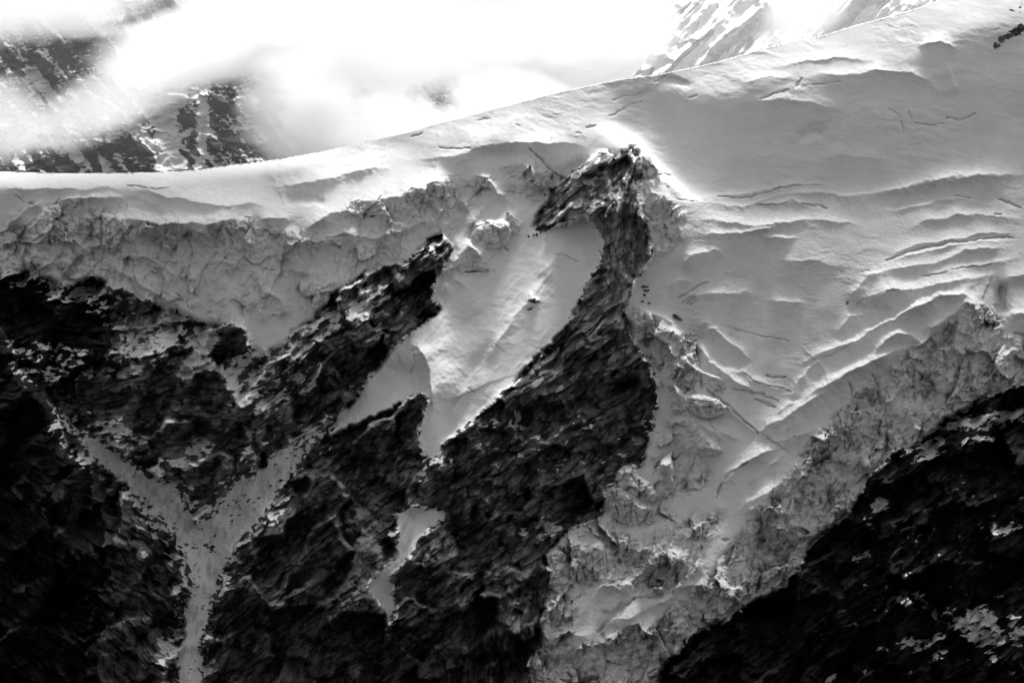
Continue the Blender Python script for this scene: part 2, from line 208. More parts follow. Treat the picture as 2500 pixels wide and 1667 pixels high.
# crests: (points, height px, width on the left hand of travel [above when going right], width on the other side)
CRESTS = [
 # --- ridge snow, left half
 (Z('A',(-100,230),(100,232),(280,240),(500,240),(700,240),(900,232),(1080,225),(1160,245),(1220,300)), 14, 26, 16),
 (Z('A',(1200,270),(1400,255),(1600,320),(1850,350),(2100,405),(2200,400),(2350,370),(2600,420)), 16, 34, 18),
 (Z('A',(1250,205),(1400,232),(1500,240),(1640,230)), 6, 14, 5),
 (Z('A',(20,640),(150,520),(260,430),(400,370),(520,375)), 14, 14, 18),
 (Z('A',(300,410),(420,400),(560,360),(760,325),(880,310),(1000,330),(1160,318),(1240,390)), 16, 10, 24),
 (Z('A',(1030,440),(1180,520),(1350,540),(1550,570),(1700,575),(1850,560),(1960,580),(2100,545),(2200,520),(2360,545)), 30, 30, 40),
 (Z('B',(0,590),(120,540),(220,535),(330,545),(430,548),(490,570)), 10, 14, 26),
 (Z('B',(480,545),(600,520),(780,530),(860,575)), 8, 12, 14),
 (Z('B',(590,270),(700,215),(900,190),(1150,150),(1400,90),(1540,60),(1700,30),(1850,60)), 18, 60, 26),
 (Z('B',(750,370),(900,340),(1050,350),(1150,385),(1230,320)), -6, 16, 10),
 (Z('B',(1200,450),(1300,400),(1460,340),(1620,345),(1760,320),(1900,320),(2100,210),(2220,160),(2350,165),(2500,200)), 18, 22, 26),
 (Z('B',(900,660),(1050,580),(1200,480),(1330,448),(1420,455),(1520,500)), 16, 12, 20),
 (Z('B',(1420,680),(1600,715),(1750,690),(1950,620),(2080,560),(2250,500)), 12, 30, 16),
 (Z('B',(620,760),(840,770),(960,740),(1080,745),(1200,700),(1340,650),(1430,690),(1620,720)), 16, 26, 26),
 (Z('B',(450,760),(440,900),(300,1050),(150,1150)), -10, 24, 24),
 (Z('B',(500,1280),(600,1220),(720,1290),(750,1400),(700,1520)), 12, 10, 18),
 (Z('B',(400,1440),(480,1330),(540,1450),(560,1560)), 8, 10, 10),
 (Z('B',(1080,1300),(1110,1210),(1200,1150),(1330,1110)), 6, 10, 5),
 (Z('B',(570,1060),(780,1010),(1000,1040),(1200,1000)), 8, 16, 16),
 # cliff buttresses at the far left
 (Z('A',(300,1100),(290,900),(330,780),(420,700),(470,560),(520,540)), 22, 18, 30),
 (Z('A',(470,560),(520,680),(600,740),(640,820)), 8, 20, 10),
 (Z('A',(620,600),(640,680),(700,740),(760,760),(860,850),(880,900)), 12, 10, 24),
 (Z('A',(980,500),(1080,480),(1150,560),(1180,660)), 8, 12, 14),
 (Z('A',(870,850),(960,760),(1050,800),(1090,840)), 8, 10, 10),
 (Z('A',(1200,950),(1300,880),(1370,870),(1450,900),(1520,960),(1640,1060),(1800,1130)), 10, 18, 22),
 (Z('A',(900,1010),(1080,990),(1300,1120),(1500,1240),(1750,1380),(1900,1480)), 12, 22, 12),
 # --- centre: dome seracs above the apron
 (Z('C',(500,190),(620,140),(760,110),(1000,90),(1150,40)), -8, 20, 20),
 (Z('C',(0,180),(300,140),(500,100),(700,30),(900,0),(1200,-10),(1500,0),(1700,40),(1780,110)), 22, 60, 40),
 (Z('C',(1760,120),(1600,200),(1450,330),(1250,500),(1200,700)), -26, 22, 16),
 (Z('C',(0,500),(140,400),(260,355),(330,370)), 14, 14, 20),
 (Z('C',(120,640),(150,480),(220,410),(320,400),(330,470)), 12, 14, 20),
 (Z('C',(560,420),(640,310),(740,315),(790,380),(850,470),(980,580),(1080,680)), 16, 14, 18),
 (Z('C',(470,900),(600,760),(700,640),(800,600),(880,640),(920,700)), 10, 30, 30),
 (Z('C',(590,900),(650,800),(780,750),(900,770),(960,830),(940,900)), 34, 20, 36),
 (Z('C',(860,640),(960,700),(1040,760),(1060,830)), 12, 20, 16),
 (Z('C',(800,260),(950,215),(1080,200),(1200,290),(1330,240)), 8, 14, 14),
 (Z('C',(960,480),(1040,400),(1150,390),(1240,460)), 8, 16, 20),
 (Z('C',(330,1300),(400,1180),(500,1050),(570,980),(640,1010),(720,1160),(780,1210)), 30, 22, 30),
 (Z('C',(340,1500),(350,1360),(420,1300),(520,1350),(580,1430)), 9, 12, 18),
 (Z('C',(460,540),(500,680),(470,830),(420,900)), -12, 14, 14),
 # apron internals
 (Z('C',(1200,1290),(1330,1180),(1440,1040),(1530,900),(1570,860)), 11, 16, 34),
 (Z('C',(1560,900),(1640,980),(1700,1100),(1760,1200)), 8, 14, 18),
 (Z('e',(860,1130),(920,1020),(1050,860),(1180,660),(1290,520),(1350,440),(1440,370)), 13, 14, 40),
 (Z('e',(560,760),(640,820),(700,940),(710,1060),(720,1150),(770,1220)), 52, 60, 26),
 (Z('e',(770,1225),(830,1180),(900,1080),(960,1000)), 14, 22, 14),
 (Z('e',(200,1200),(330,1050),(450,900),(560,770),(700,660),(790,560)), 20, 14, 40),
 (Z('e',(430,880),(520,960),(620,1000),(700,1090)), -18, 24, 16),
 (Z('e',(870,1000),(900,820),(940,650),(930,560)), -7, 30, 24),
 (Z('e',(1100,720),(1000,900),(880,1090),(800,1250),(740,1400)), -18, 30, 30),
 (Z('e',(1270,570),(1300,540),(1330,560)), 8, 6, 8),
 # --- pinnacle and rock wall
 (Z('b',(1740,865),(1730,960),(1735,1060),(1770,1180),(1780,1300)), 34, 40, 40),
 (Z('b',(1860,850),(1870,960),(1880,1060),(1900,1200),(1920,1350),(1940,1500)), 26, 22, 14),
 (Z('b',(1300,1300),(1400,1230),(1550,1200),(1700,1060)), 8, 20, 20),
 (Z('e',(1750,380),(1720,480),(1740,600),(1800,700),(1780,800)), 22, 30, 22),
 (Z('e',(1500,700),(1600,750),(1680,880),(1700,1000),(1800,1080)), 34, 36, 46),
 (Z('e',(980,1240),(1100,1130),(1200,1100),(1350,1000),(1450,900)), 24, 26, 40),
 (Z('h',(830,620),(940,330),(1000,250),(1090,130)), 56, 46, 46),
 (Z('h',(1300,620),(1310,450),(1420,420),(1600,400),(1700,450)), 16, 22, 30),
 (Z('h',(830,700),(960,640),(1130,630),(1180,680)), 18, 26, 30),
 # buttress between Y gully and lower gully
 (Z('h',(150,180),(170,330),(260,520),(320,700),(300,900),(250,1200),(230,1567)), 120, 100, 80),
 (Z('h',(160,180),(300,110),(500,60),(640,-10)), 26, 30, 40),
 (Z('h',(950,760),(820,960),(760,1200),(760,1500)), 70, 90, 70),
 (Z('h',(520,900),(700,760),(830,640)), 26, 26, 60),
 # left rock
 (Z('d',(500,420),(640,480),(800,530),(900,580),(915,680)), 14, 14, 22),
 (Z('d',(1180,940),(1230,960),(1320,1080),(1370,1150),(1420,1350),(1400,1480)), 56, 44, 34),
 (Z('d',(1160,960),(1080,1100),(1000,1200),(880,1290)), 30, 28, 28),
 (Z('d',(1290,760),(1320,710),(1390,700),(1430,770),(1400,860)), 26, 12, 18),
 (Z('d',(640,900),(820,860),(960,960),(1020,1020)), 16, 26, 18),
 (Z('d',(140,1010),(340,990),(600,1030),(850,1000),(1010,990)), 20, 26, 34),
 (Z('d',(500,1250),(640,1230),(740,1290),(850,1340)), 12, 16, 20),
 (Z('d',(1450,1180),(1650,1300),(1900,1150),(2050,1000),(2300,800)), -30, 50, 70),
 # Y gully sides
 (Z('g',(340,100),(700,400),(950,680),(1130,800),(1170,950),(1130,1200),(1110,1600)), -46, 70, 60),
 (Z('g',(1130,800),(1300,640),(1500,430),(1700,250),(1900,100)), -34, 60, 50),
 (Z('g',(1040,520),(1130,640),(1190,560),(1290,430),(1330,330)), 10, 16, 16),
 (Z('g',(1070,900),(1060,1100),(1040,1300),(1050,1450)), 10, 8, 8),
 # --- upper right
 (Z('c',(230,480),(290,450),(400,470),(480,480)), -8, 8, 14),
 (Z('c',(120,560),(190,530),(170,575)), -6, 8, 10),
 (Z('c',(830,420),(950,385),(1100,350),(1250,335),(1400,335),(1550,365)), 8, 26, 12),
 (Z('c',(700,500),(850,440),(1000,440),(1060,460)), 8, 20, 16),
 (Z('c',(1060,450),(1200,425),(1400,430),(1500,405),(1700,420),(1800,460),(1920,590)), 12, 22, 20),
 (Z('c',(720,610),(850,580),(1000,565),(1150,590),(1250,620),(1350,650)), 12, 26, 30),
 (Z('c',(1720,280),(1800,245),(1870,230),(1990,300)), 9, 14, 12),
 (Z('c',(1900,350),(1940,450),(1960,560)), 9, 20, 30),
 (Z('c',(1030,820),(1130,760),(1240,770)), -7, 16, 12),
 (Z('c',(1150,910),(1300,885),(1450,900),(1600,940)), 6, 26, 30),
 (Z('c',(400,1140),(600,1130),(800,1100),(1000,1060),(1200,1060),(1350,1090)), 5, 10, 10),
 (Z('c',(1480,1110),(1650,1080),(1800,1030),(2000,1005),(2200,1005),(2400,1000)), 14, 34, 22),
 # --- icefall bands
 (Z('H',(170,350),(420,350),(640,385),(720,360),(900,305),(1100,300),(1290,320),(1500,290),(1800,215)), 8, 12, 14),
 (Z('H',(720,378),(860,362),(960,352),(1060,372),(1160,400)), 9, 12, 8),
 (Z('H',(270,480),(440,458),(600,480),(730,498),(900,475),(1100,460),(1260,470),(1440,520)), 16, 26, 22),
 (Z('H',(350,548),(440,535),(640,540),(800,515),(930,490)), 9, 12, 16),
 (Z('H',(740,575),(900,565),(1000,570)), 8, 8, 14),
 (Z('H',(90,110),(150,150),(180,190),(270,340)), 8, 10, 20),
 (Z('H',(20,290),(60,240),(130,225),(200,240),(330,330)), 14, 18, 20),
 (Z('H',(270,490),(280,600)), 10, 20, 8),
 (Z('H',(1380,320),(1500,295),(1650,270),(1850,215),(2060,200),(2350,200)), 8, 14, 18),
 (Z('H',(1470,415),(1700,385),(1860,345),(2000,335),(2140,370)), 7, 14, 14),
 (Z('H',(1600,540),(1750,470),(1950,430),(2150,435),(2350,470)), 11, 22, 20),
 (Z('H',(1490,720),(1580,660),(1700,610),(1900,590),(2060,545),(2350,540)), 10, 24, 8),
 (Z('H',(1480,730),(1650,680),(1900,620),(2050,590),(2350,590)), 11, 7, 26),
 (Z('H',(1380,840),(1500,760),(1700,740),(1900,700),(2000,640),(2350,620)), 12, 22, 22),
 (Z('H',(1270,970),(1400,800),(1560,750)), 12, 10, 30),
 (Z('H',(1750,800),(1850,780),(2050,740),(2350,690)), 7, 16, 12),
 (Z('H',(1320,1010),(1420,930),(1560,880),(1700,885),(1850,845),(2000,820),(2160,795),(2200,850)), 30, 40, 42),
 (Z('H',(2200,820),(2350,790),(2500,760)), 12, 20, 20),
 (Z('H',(2230,860),(2350,870),(2500,850)), -8, 20, 10),
 (Z('H',(2215,1010),(2300,1030),(2500,1020)), 26, 34, 40),
 (Z('H',(2225,820),(2215,950),(2210,1050)), -24, 16, 14),
 # big fins
 (Z('H',(970,1370),(1080,1280),(1200,1240),(1340,1190),(1450,1120),(1600,1030),(1760,960),(1860,910),(1990,900),(2100,980),(2210,1060)), 32, 12, 46),
 (Z('H',(1190,1170),(1300,1045),(1420,1025),(1520,1050)), 15, 12, 30),
 (Z('H',(1680,1150),(1800,1110),(1920,1040),(1995,965),(2050,960),(2140,1010)), 26, 34, 40),
 (Z('H',(1400,1330),(1500,1200),(1590,1140),(1660,1150),(1760,1220),(1840,1290)), 28, 18, 34),
 (Z('H',(950,1600),(1100,1480),(1290,1380),(1420,1320),(1560,1260),(1650,1240),(1672,1290)), 38, 18, 50),
 (Z('H',(1200,1450),(1300,1370),(1395,1320)), 6, 6, 6),
 (Z('H',(1000,1430),(1100,1320),(1150,1380),(1180,1440)), 10, 14, 20),
 (Z('H',(940,1560),(980,1440),(1060,1370)), 14, 10, 26),
 (Z('E',(300,520),(570,540),(900,530)), -6, 20, 20),
 (Z('F',(1380,480),(1400,400),(1540,310),(1700,230),(1900,90),(2060,0)), 26, 14, 40),
 (Z('F',(1530,240),(1650,160),(1790,120)), 10, 10, 14),
 (Z('F',(1000,1000),(1080,850),(1220,700),(1400,620),(1640,545)), 22, 14, 16),
 (Z('F',(1240,950),(1350,850),(1500,720),(1640,590)), 10, 8, 16),
 (Z('F',(1380,500),(1500,500),(1650,490),(1800,430),(1950,370),(2150,310),(2350,250)), 9, 10, 14),
 (Z('F',(1100,1250),(1300,1070),(1500,960),(1650,850),(1780,720),(1900,580),(2050,430),(2350,270)), 28, 26, 50),
 (Z('F',(1230,1230),(1460,1030),(1500,1010),(1620,1010)), 12, 16, 30),
 # left seracs of the icefall
 (Z('D',(130,500),(240,450),(330,490),(480,560),(620,620),(740,760),(900,850)), 24, 22, 34),
 (Z('D',(160,560),(220,640),(260,760)), 10, 14, 14),
 (Z('D',(740,950),(900,975),(1000,970),(1080,1060),(1250,1200),(1450,1350),(1730,1470)), 24, 26, 26),
 (Z('D',(960,850),(1100,740),(1180,730),(1350,900),(1600,1100)), 14, 24, 24),
 (Z('D',(690,1270),(780,1220),(800,1070),(950,1190),(1080,1240),(1260,1330),(1290,1390)), 34, 10, 40),
 (Z('D',(680,1520),(690,1370),(800,1470),(980,1480),(1200,1540)), 20, 10, 30),
 (Z('D',(1600,1300),(1800,1380),(2000,1400)), 6, 10, 8),
 (Z('D',(1250,1200),(1500,1220),(1560,1300),(1750,1330)), 8, 20, 10),
 (Z('F',(500,60),(650,60),(800,70),(980,70)), 18, 20, 30),
 (Z('F',(490,310),(560,260),(700,230),(760,250),(860,360),(1000,440),(1080,540)), 28, 14, 50),
 (Z('F',(820,250),(980,380),(1100,430),(1250,520)), 14, 16, 20),
 (Z('F',(330,560),(400,480),(500,380)), 10, 14, 14),
 (Z('F',(1380,430),(1250,330),(1120,190),(1010,30)), 10, 16, 16),
 (Z('D',(700,420),(900,340),(960,320),(1300,300),(1500,290),(1700,360)), 10, 24, 30),
 (Z('D',(1750,380),(2000,400),(2250,440)), 7, 10, 20),
 (Z('D',(560,230),(750,150),(900,180)), 7, 14, 30),
 (Z('D',(950,680),(1080,650),(1150,690)), 6, 8, 10),
 (Z('H',(250,750),(330,690),(480,640),(560,690)), 12, 24, 34),
 (Z('H',(820,720),(1050,700),(1200,740),(1330,720)), 9, 30, 30),
 # lower tongue
 (Z('G',(500,620),(640,500),(740,480),(800,560),(820,760)), 22, 16, 36),
 (Z('G',(780,470),(950,480),(1080,560),(1250,540),(1500,420)), 10, 16, 24),
 (Z('G',(620,830),(750,820),(900,850),(1040,1010)), 10, 14, 10),
 (Z('G',(440,1370),(530,1230),(620,1040),(760,890),(900,930),(1040,1010)), 14, 20, 20),
 (Z('G',(690,1120),(820,1180),(1000,1040)), -14, 8, 8),
 (Z('G',(1120,740),(1230,680),(1300,670),(1400,760)), 12, 10, 24),
 (Z('G',(1350,720),(1420,640),(1530,650),(1650,700)), 10, 12, 20),
 (Z('G',(690,1360),(850,1210),(1000,1220),(1160,1140),(1280,1070),(1450,960),(1540,860),(1650,740),(1720,620),(1760,530)), 26, 26, 50),
 (Z('G',(1380,1020),(1550,900),(1700,880),(1900,980),(2050,940),(2150,900)), 16, 14, 26),
 (Z('G',(100,1567),(280,1400),(420,1360),(560,1380),(720,1340)), 22, 22, 50),
 (Z('G',(230,900),(260,750),(320,560),(420,500),(520,560)), 12, 14, 26),
 (Z('G',(160,1200),(300,1090),(420,1100),(560,960)), 14, 12, 26),
 (Z('G',(740,480),(820,360),(1050,300),(1200,280)), -6, 14, 10),
 # bottom right rock
 (Z('i',(1630,880),(1830,1160),(2140,1370),(2351,1560)), -16, 30, 30),
 (Z('i',(1500,1500),(1560,1100),(1500,700),(1800,300),(2300,100)), 40, 90, 90),
 (Z('i',(2351,700),(2000,800),(1900,1100)), 24, 50, 50),
]
# crevasses and cracks: (points, width px, depth px)
CRACKS = [
 (Z('A',(965,490),(975,600),(965,740),(960,790)), 2.6, 16), (Z('A',(905,750),(895,830),(870,900),(850,970)), 1.8, 10),
 (Z('A',(620,600),(650,700),(670,800),(690,860)), 2.2, 10), (Z('A',(590,470),(605,500)), 5, 14), (Z('A',(280,380),(330,380)), 4, 12),
 (Z('A',(890,1000),(950,940),(1000,900)), 1.4, 6), (Z('A',(1060,760),(980,740)), 1.6, 6), (Z('A',(560,550),(640,600)), 2, 6), (Z('A',(350,590),(350,650),(380,680)), 3, 10),
 (Z('A',(160,300),(230,370),(190,460)), 1.5, 5), (Z('A',(1730,580),(1740,640)), 3, 7), (Z('A',(1220,205),(1340,225),(1480,242),(1620,232)), 2, 7),
 (Z('B',(1950,310),(1940,370),(1980,385),(2040,370)), 2.6, 14), (Z('B',(1580,500),(1640,490),(1680,450)), 3, 14), (Z('B',(2270,200),(2280,300)), 1.6, 7),
 (Z('B',(1100,1290),(1120,1210),(1200,1155)), 1.8, 7), (Z('B',(1180,780),(1280,740)), 1.6, 6), (Z('B',(1120,710),(1260,690),(1380,690)), 2, 6), (Z('B',(430,870),(440,910)), 2.5, 6),
 (Z('C',(1150,40),(1170,90),(1250,160),(1320,230),(1400,290),(1440,320)), 2.2, 10), (Z('C',(1185,320),(1200,380),(1250,440)), 1.8, 10),
 (Z('C',(1355,290),(1370,350)), 3, 14), (Z('C',(715,340),(700,400)), 1.8, 8), (Z('C',(800,790),(800,880)), 1.8, 8), (Z('C',(610,765),(585,850),(565,930)), 1.6, 7),
 (Z('C',(760,870),(765,970)), 1.2, 5), (Z('C',(670,880),(675,940)), 1.2, 5), (Z('C',(920,640),(935,700),(925,740)), 2, 9), (Z('C',(960,770),(1000,850)), 2, 8),
 (Z('C',(910,995),(940,1040)), 2, 8), (Z('C',(1160,540),(1230,560),(1320,470)), 1.6, 8), (Z('C',(285,52),(430,56),(580,54)), 1.2, 4), (Z('C',(800,1215),(808,1235)), 1.6, 6),
 (Z('C',(1410,1050),(1500,1070),(1600,1140)), 1.2, 5), (Z('C',(0,520),(40,580),(90,570)), 2, 12),
 (Z('e',(520,860),(525,920)), 1.4, 6), (Z('e',(605,830),(620,900),(600,960)), 1.8, 9), (Z('e',(655,1030),(650,1070)), 1.4, 6), (Z('e',(610,1000),(615,1040)), 1.2, 6),
 (Z('e',(925,1040),(960,1070)), 1.2, 5), (Z('e',(1080,800),(1130,850)), 1.2, 3), (Z('e',(1270,555),(1325,560)), 3.5, 14), (Z('e',(1265,605),(1300,595)), 2, 8),
 (Z('c',(840,570),(920,540),(1000,522)), 2.2, 8), (Z('c',(1045,510),(1075,450)), 2.6, 8), (Z('c',(1905,685),(2000,690),(2070,658)), 2.4, 9), (Z('c',(1715,700),(1820,722),(1885,715)), 2.2, 8),
 (Z('c',(1640,700),(1660,740),(1665,765)), 3.5, 10), (Z('c',(1575,625),(1640,680)),1.6,5),
 (Z('c',(1690,640),(1700,700)), 3, 7),
 (Z('c',(0,655),(60,620),(160,585)), 1.6, 4), (Z('c',(1130,490),(1200,485),(1300,470)), 1.6, 4), (Z('c',(425,558),(470,548)), 2.4, 6), (Z('c',(230,470),(320,430)),1.5,4),
 (Z('c',(590,1130),(720,1138),(860,1105),(960,1080),(1080,1062),(1200,1062)), 1.2, 5), (Z('c',(820,1183),(920,1175),(1030,1155)), 1.5, 6), (Z('c',(1070,1165),(1150,1185),(1220,1200)), 2.6, 8),
 (Z('c',(1960,1132),(2050,1140)), 1.8, 6), (Z('c',(2180,1230),(2220,1232)), 3, 6), (Z('c',(2210,1150),(2280,1170),(2330,1195)), 3.5, 6), (Z('c',(340,1145),(480,1152)), 1.2, 4),
 (Z('c',(1555,1500),(1700,1440),(1900,1395),(2100,1375),(2200,1362),(2290,1366)), 2, 8), (Z('c',(280,995),(330,1010)), 2, 6),
 (Z('b',(600,785),(660,770)), 1.6, 4), (Z('b',(985,690),(1050,680)), 2.6, 5), (Z('b',(1200,715),(1230,730)), 2.2, 4), (Z('b',(1610,735),(1650,720)), 3, 7), (Z('b',(1540,755),(1570,762)), 2, 4),
 (Z('b',(1760,575),(1880,545),(1940,525)), 2, 4), (Z('b',(1730,665),(1830,625),(1920,580)), 1.4, 4), (Z('b',(1920,965),(1955,905)),1.2,5), (Z('b',(1930,960),(1990,1000),(2060,1045)),2,5),
 (Z('f',(1420,390),(1460,375)), 1.2, 4), (Z('f',(1330,575),(1340,560)), 2, 7), (Z('f',(1770,402),(1840,400),(1930,375),(2150,345)), 1.4, 5), (Z('f',(1400,575),(1430,545),(1550,500),(1640,488)), 1.4, 4),
 (Z('D',(740,380),(850,310),(960,230),(1070,180)), 1.6, 6), (Z('D',(760,440),(860,370),(940,320)), 2, 5), (Z('D',(840,430),(930,350),(940,400),(880,440)), 2, 6), (Z('D',(1750,1260),(1850,1270),(1960,1280)), 2.4, 10),
 (Z('D',(285,580),(240,680)), 2, 8), (Z('D',(985,1250),(985,1380)), 1.6, 10), (Z('D',(1010,1300),(1005,1400)), 1.2, 7), (Z('D',(850,920),(940,850)), 2, 8), (Z('D',(780,1000),(900,1000),(920,1120)), 3, 10),
 (Z('D',(1340,1400),(1450,1420),(1600,1460),(1730,1470)), 3.5, 10), (Z('D',(1750,1370),(1850,1380),(1950,1400)), 1.8, 7), (Z('D',(1980,1420),(2010,1430)), 2, 6), (Z('D',(1210,1380),(1230,1460)), 2, 8),
 (Z('D',(1510,1240),(1570,1300),(1650,1340)), 1.6, 6), (Z('D',(1330,700),(1600,780),(2000,860)), 1.2, 3), (Z('D',(1190,1245),(1240,1250)),2,6),
 (Z('F',(880,0),(1000,90),(1100,160),(1180,250),(1280,340),(1390,420)), 2.6, 12), (Z('F',(1350,90),(1450,130),(1530,160)), 3.5, 9), (Z('F',(1370,40),(1570,110)), 1.6, 7), (Z('F',(1060,160),(1080,210)), 1.6, 7),
 (Z('F',(1480,480),(1520,505),(1650,495),(1720,460)), 1.6, 6), (Z('F',(970,1030),(1020,940),(1080,840),(1200,740),(1260,690)), 3.5, 12), (Z('F',(330,450),(450,400)), 1.4, 4), (Z('F',(700,430),(790,400)), 1.2, 3),
 (Z('F',(235,880),(240,1050)), 2, 12), (Z('F',(160,830),(215,910)), 1.8, 8), (Z('F',(0,1070),(30,1150),(35,1250)), 2.4, 12), (Z('F',(150,1170),(155,1290)), 1.8, 9), (Z('F',(210,1180),(215,1290)), 1.8, 9),
 (Z('F',(860,230),(960,400),(1000,430)), 1.6, 5), (Z('F',(1600,1050),(1610,1180)), 2, 8), (Z('F',(1650,400),(1680,385)), 2, 5),
 (Z('F',(1900,1050),(1890,1250)), 1.8, 6), (Z('F',(1930,1050),(1935,1150)), 2.6, 8), (Z('F',(2210,620),(2330,560)), 2, 7), (Z('F',(2180,700),(2180,850)), 9, 12),
 (Z('F',(1440,1050),(1470,1080),(1450,1150)), 1.4, 5), (Z('F',(1850,1100),(1830,1300)),1.6,6),
 (Z('E',(610,1240),(660,1340),(680,1480),(710,1566)), 3, 14), (Z('E',(355,1320),(390,1400),(370,1490)), 2, 10), (Z('E',(390,1500),(480,1440)), 2, 8), (Z('E',(560,1450),(640,1420)), 2, 8),
 (Z('E',(750,1400),(800,1510)), 1.6, 7), (Z('E',(1080,1440),(1100,1566)), 2, 9), (Z('E',(1150,1360),(1180,1500)), 1.6, 7), (Z('E',(1240,890),(1330,950)), 1.6, 6), (Z('E',(1550,1300),(1550,1400)), 2.2, 9),
 (Z('E',(1430,960),(1450,1050),(1420,1180)), 2.4, 10), (Z('E',(1690,430),(1760,560),(1770,700)), 2, 8), (Z('E',(1890,500),(1890,600),(1930,700)), 3, 14), (Z('E',(1930,640),(2050,680)), 8, 16),
 (Z('E',(1730,800),(1800,730)), 3, 12), (Z('E',(2080,240),(2080,400)), 2.5, 9), (Z('E',(2150,270),(2120,500)), 2, 7), (Z('E',(2000,450),(2060,480)), 5, 10), (Z('E',(1470,200),(1470,320)), 1, 4),
 (Z('E',(1060,1340),(1080,1200),(1140,1210)), 3, 10), (Z('E',(1260,1260),(1330,1230),(1400,1250)), 4, 12), (Z('E',(1200,1380),(1260,1500)), 3, 8), (Z('E',(1290,1360),(1330,1400)), 3, 8), (Z('E',(1480,1560),(1580,1490),(1670,1420)), 1.6, 7),
 (Z('E',(2240,770),(2350,780)), 3, 10), (Z('E',(2340,800),(2345,980)), 2, 8), (Z('E',(50,1050),(200,1000),(350,910)), 1.6, 4), (Z('E',(2050,820),(2100,760)), 2, 6),
 (Z('E',(1420,1100),(1450,1200)),2.6,8), (Z('E',(320,410),(330,420)),2,6),
 (Z('G',(835,0),(880,100),(900,190),(895,280)), 2.4, 12), (Z('G',(1015,160),(1015,290)), 2, 8), (Z('G',(1080,190),(1080,310)), 2, 8), (Z('G',(510,650),(560,740),(600,830)), 2.6, 11),
 (Z('G',(380,570),(390,640),(360,680)), 6, 14), (Z('G',(1890,450),(1960,440)), 3, 9), (Z('G',(2090,540),(2085,630)), 2, 8), (Z('G',(1250,1000),(1340,950),(1440,870)), 1.6, 8), (Z('G',(1040,1015),(1160,1010),(1250,1000)), 1.6, 8),
 (Z('G',(700,1340),(800,1230),(940,1120),(1050,1020)), 5, 14), (Z('G',(580,920),(650,880)), 3, 8), (Z('G',(250,1150),(270,1250),(210,1350)), 5, 14), (Z('G',(2130,880),(2120,1000)), 2.4, 8),
 (Z('G',(2145,740),(2170,820),(2200,870)), 1.8, 6), (Z('G',(1430,1200),(1410,1290)), 2, 6), (Z('G',(1450,1310),(1380,1480)), 1.8, 6), (Z('G',(1220,1450),(1215,1560)), 1.6, 6), (Z('G',(1700,1040),(1740,1060)), 4, 8),
 (Z('G',(740,1360),(790,1430),(780,1567)), 7, 12), (Z('G',(1170,690),(1175,780)), 2, 6), (Z('G',(400,1230),(340,1330)),3,8), (Z('G',(770,560),(790,700)),1.6,5), (Z('G',(640,590),(660,700)),1.4,5),
 # joints in the rock
 (Z('h',(1530,450),(1570,540),(1560,600)), 1.6, 6), (Z('h',(1420,520),(1460,470),(1400,600)), 1.4, 5), (Z('h',(1500,400),(1520,480),(1560,510)), 1.2, 5),
 (Z('b',(1740,1000),(1755,1100),(1750,1200)), 4, 10), (Z('b',(1830,900),(1850,1000),(1840,1150)), 3, 8),
]
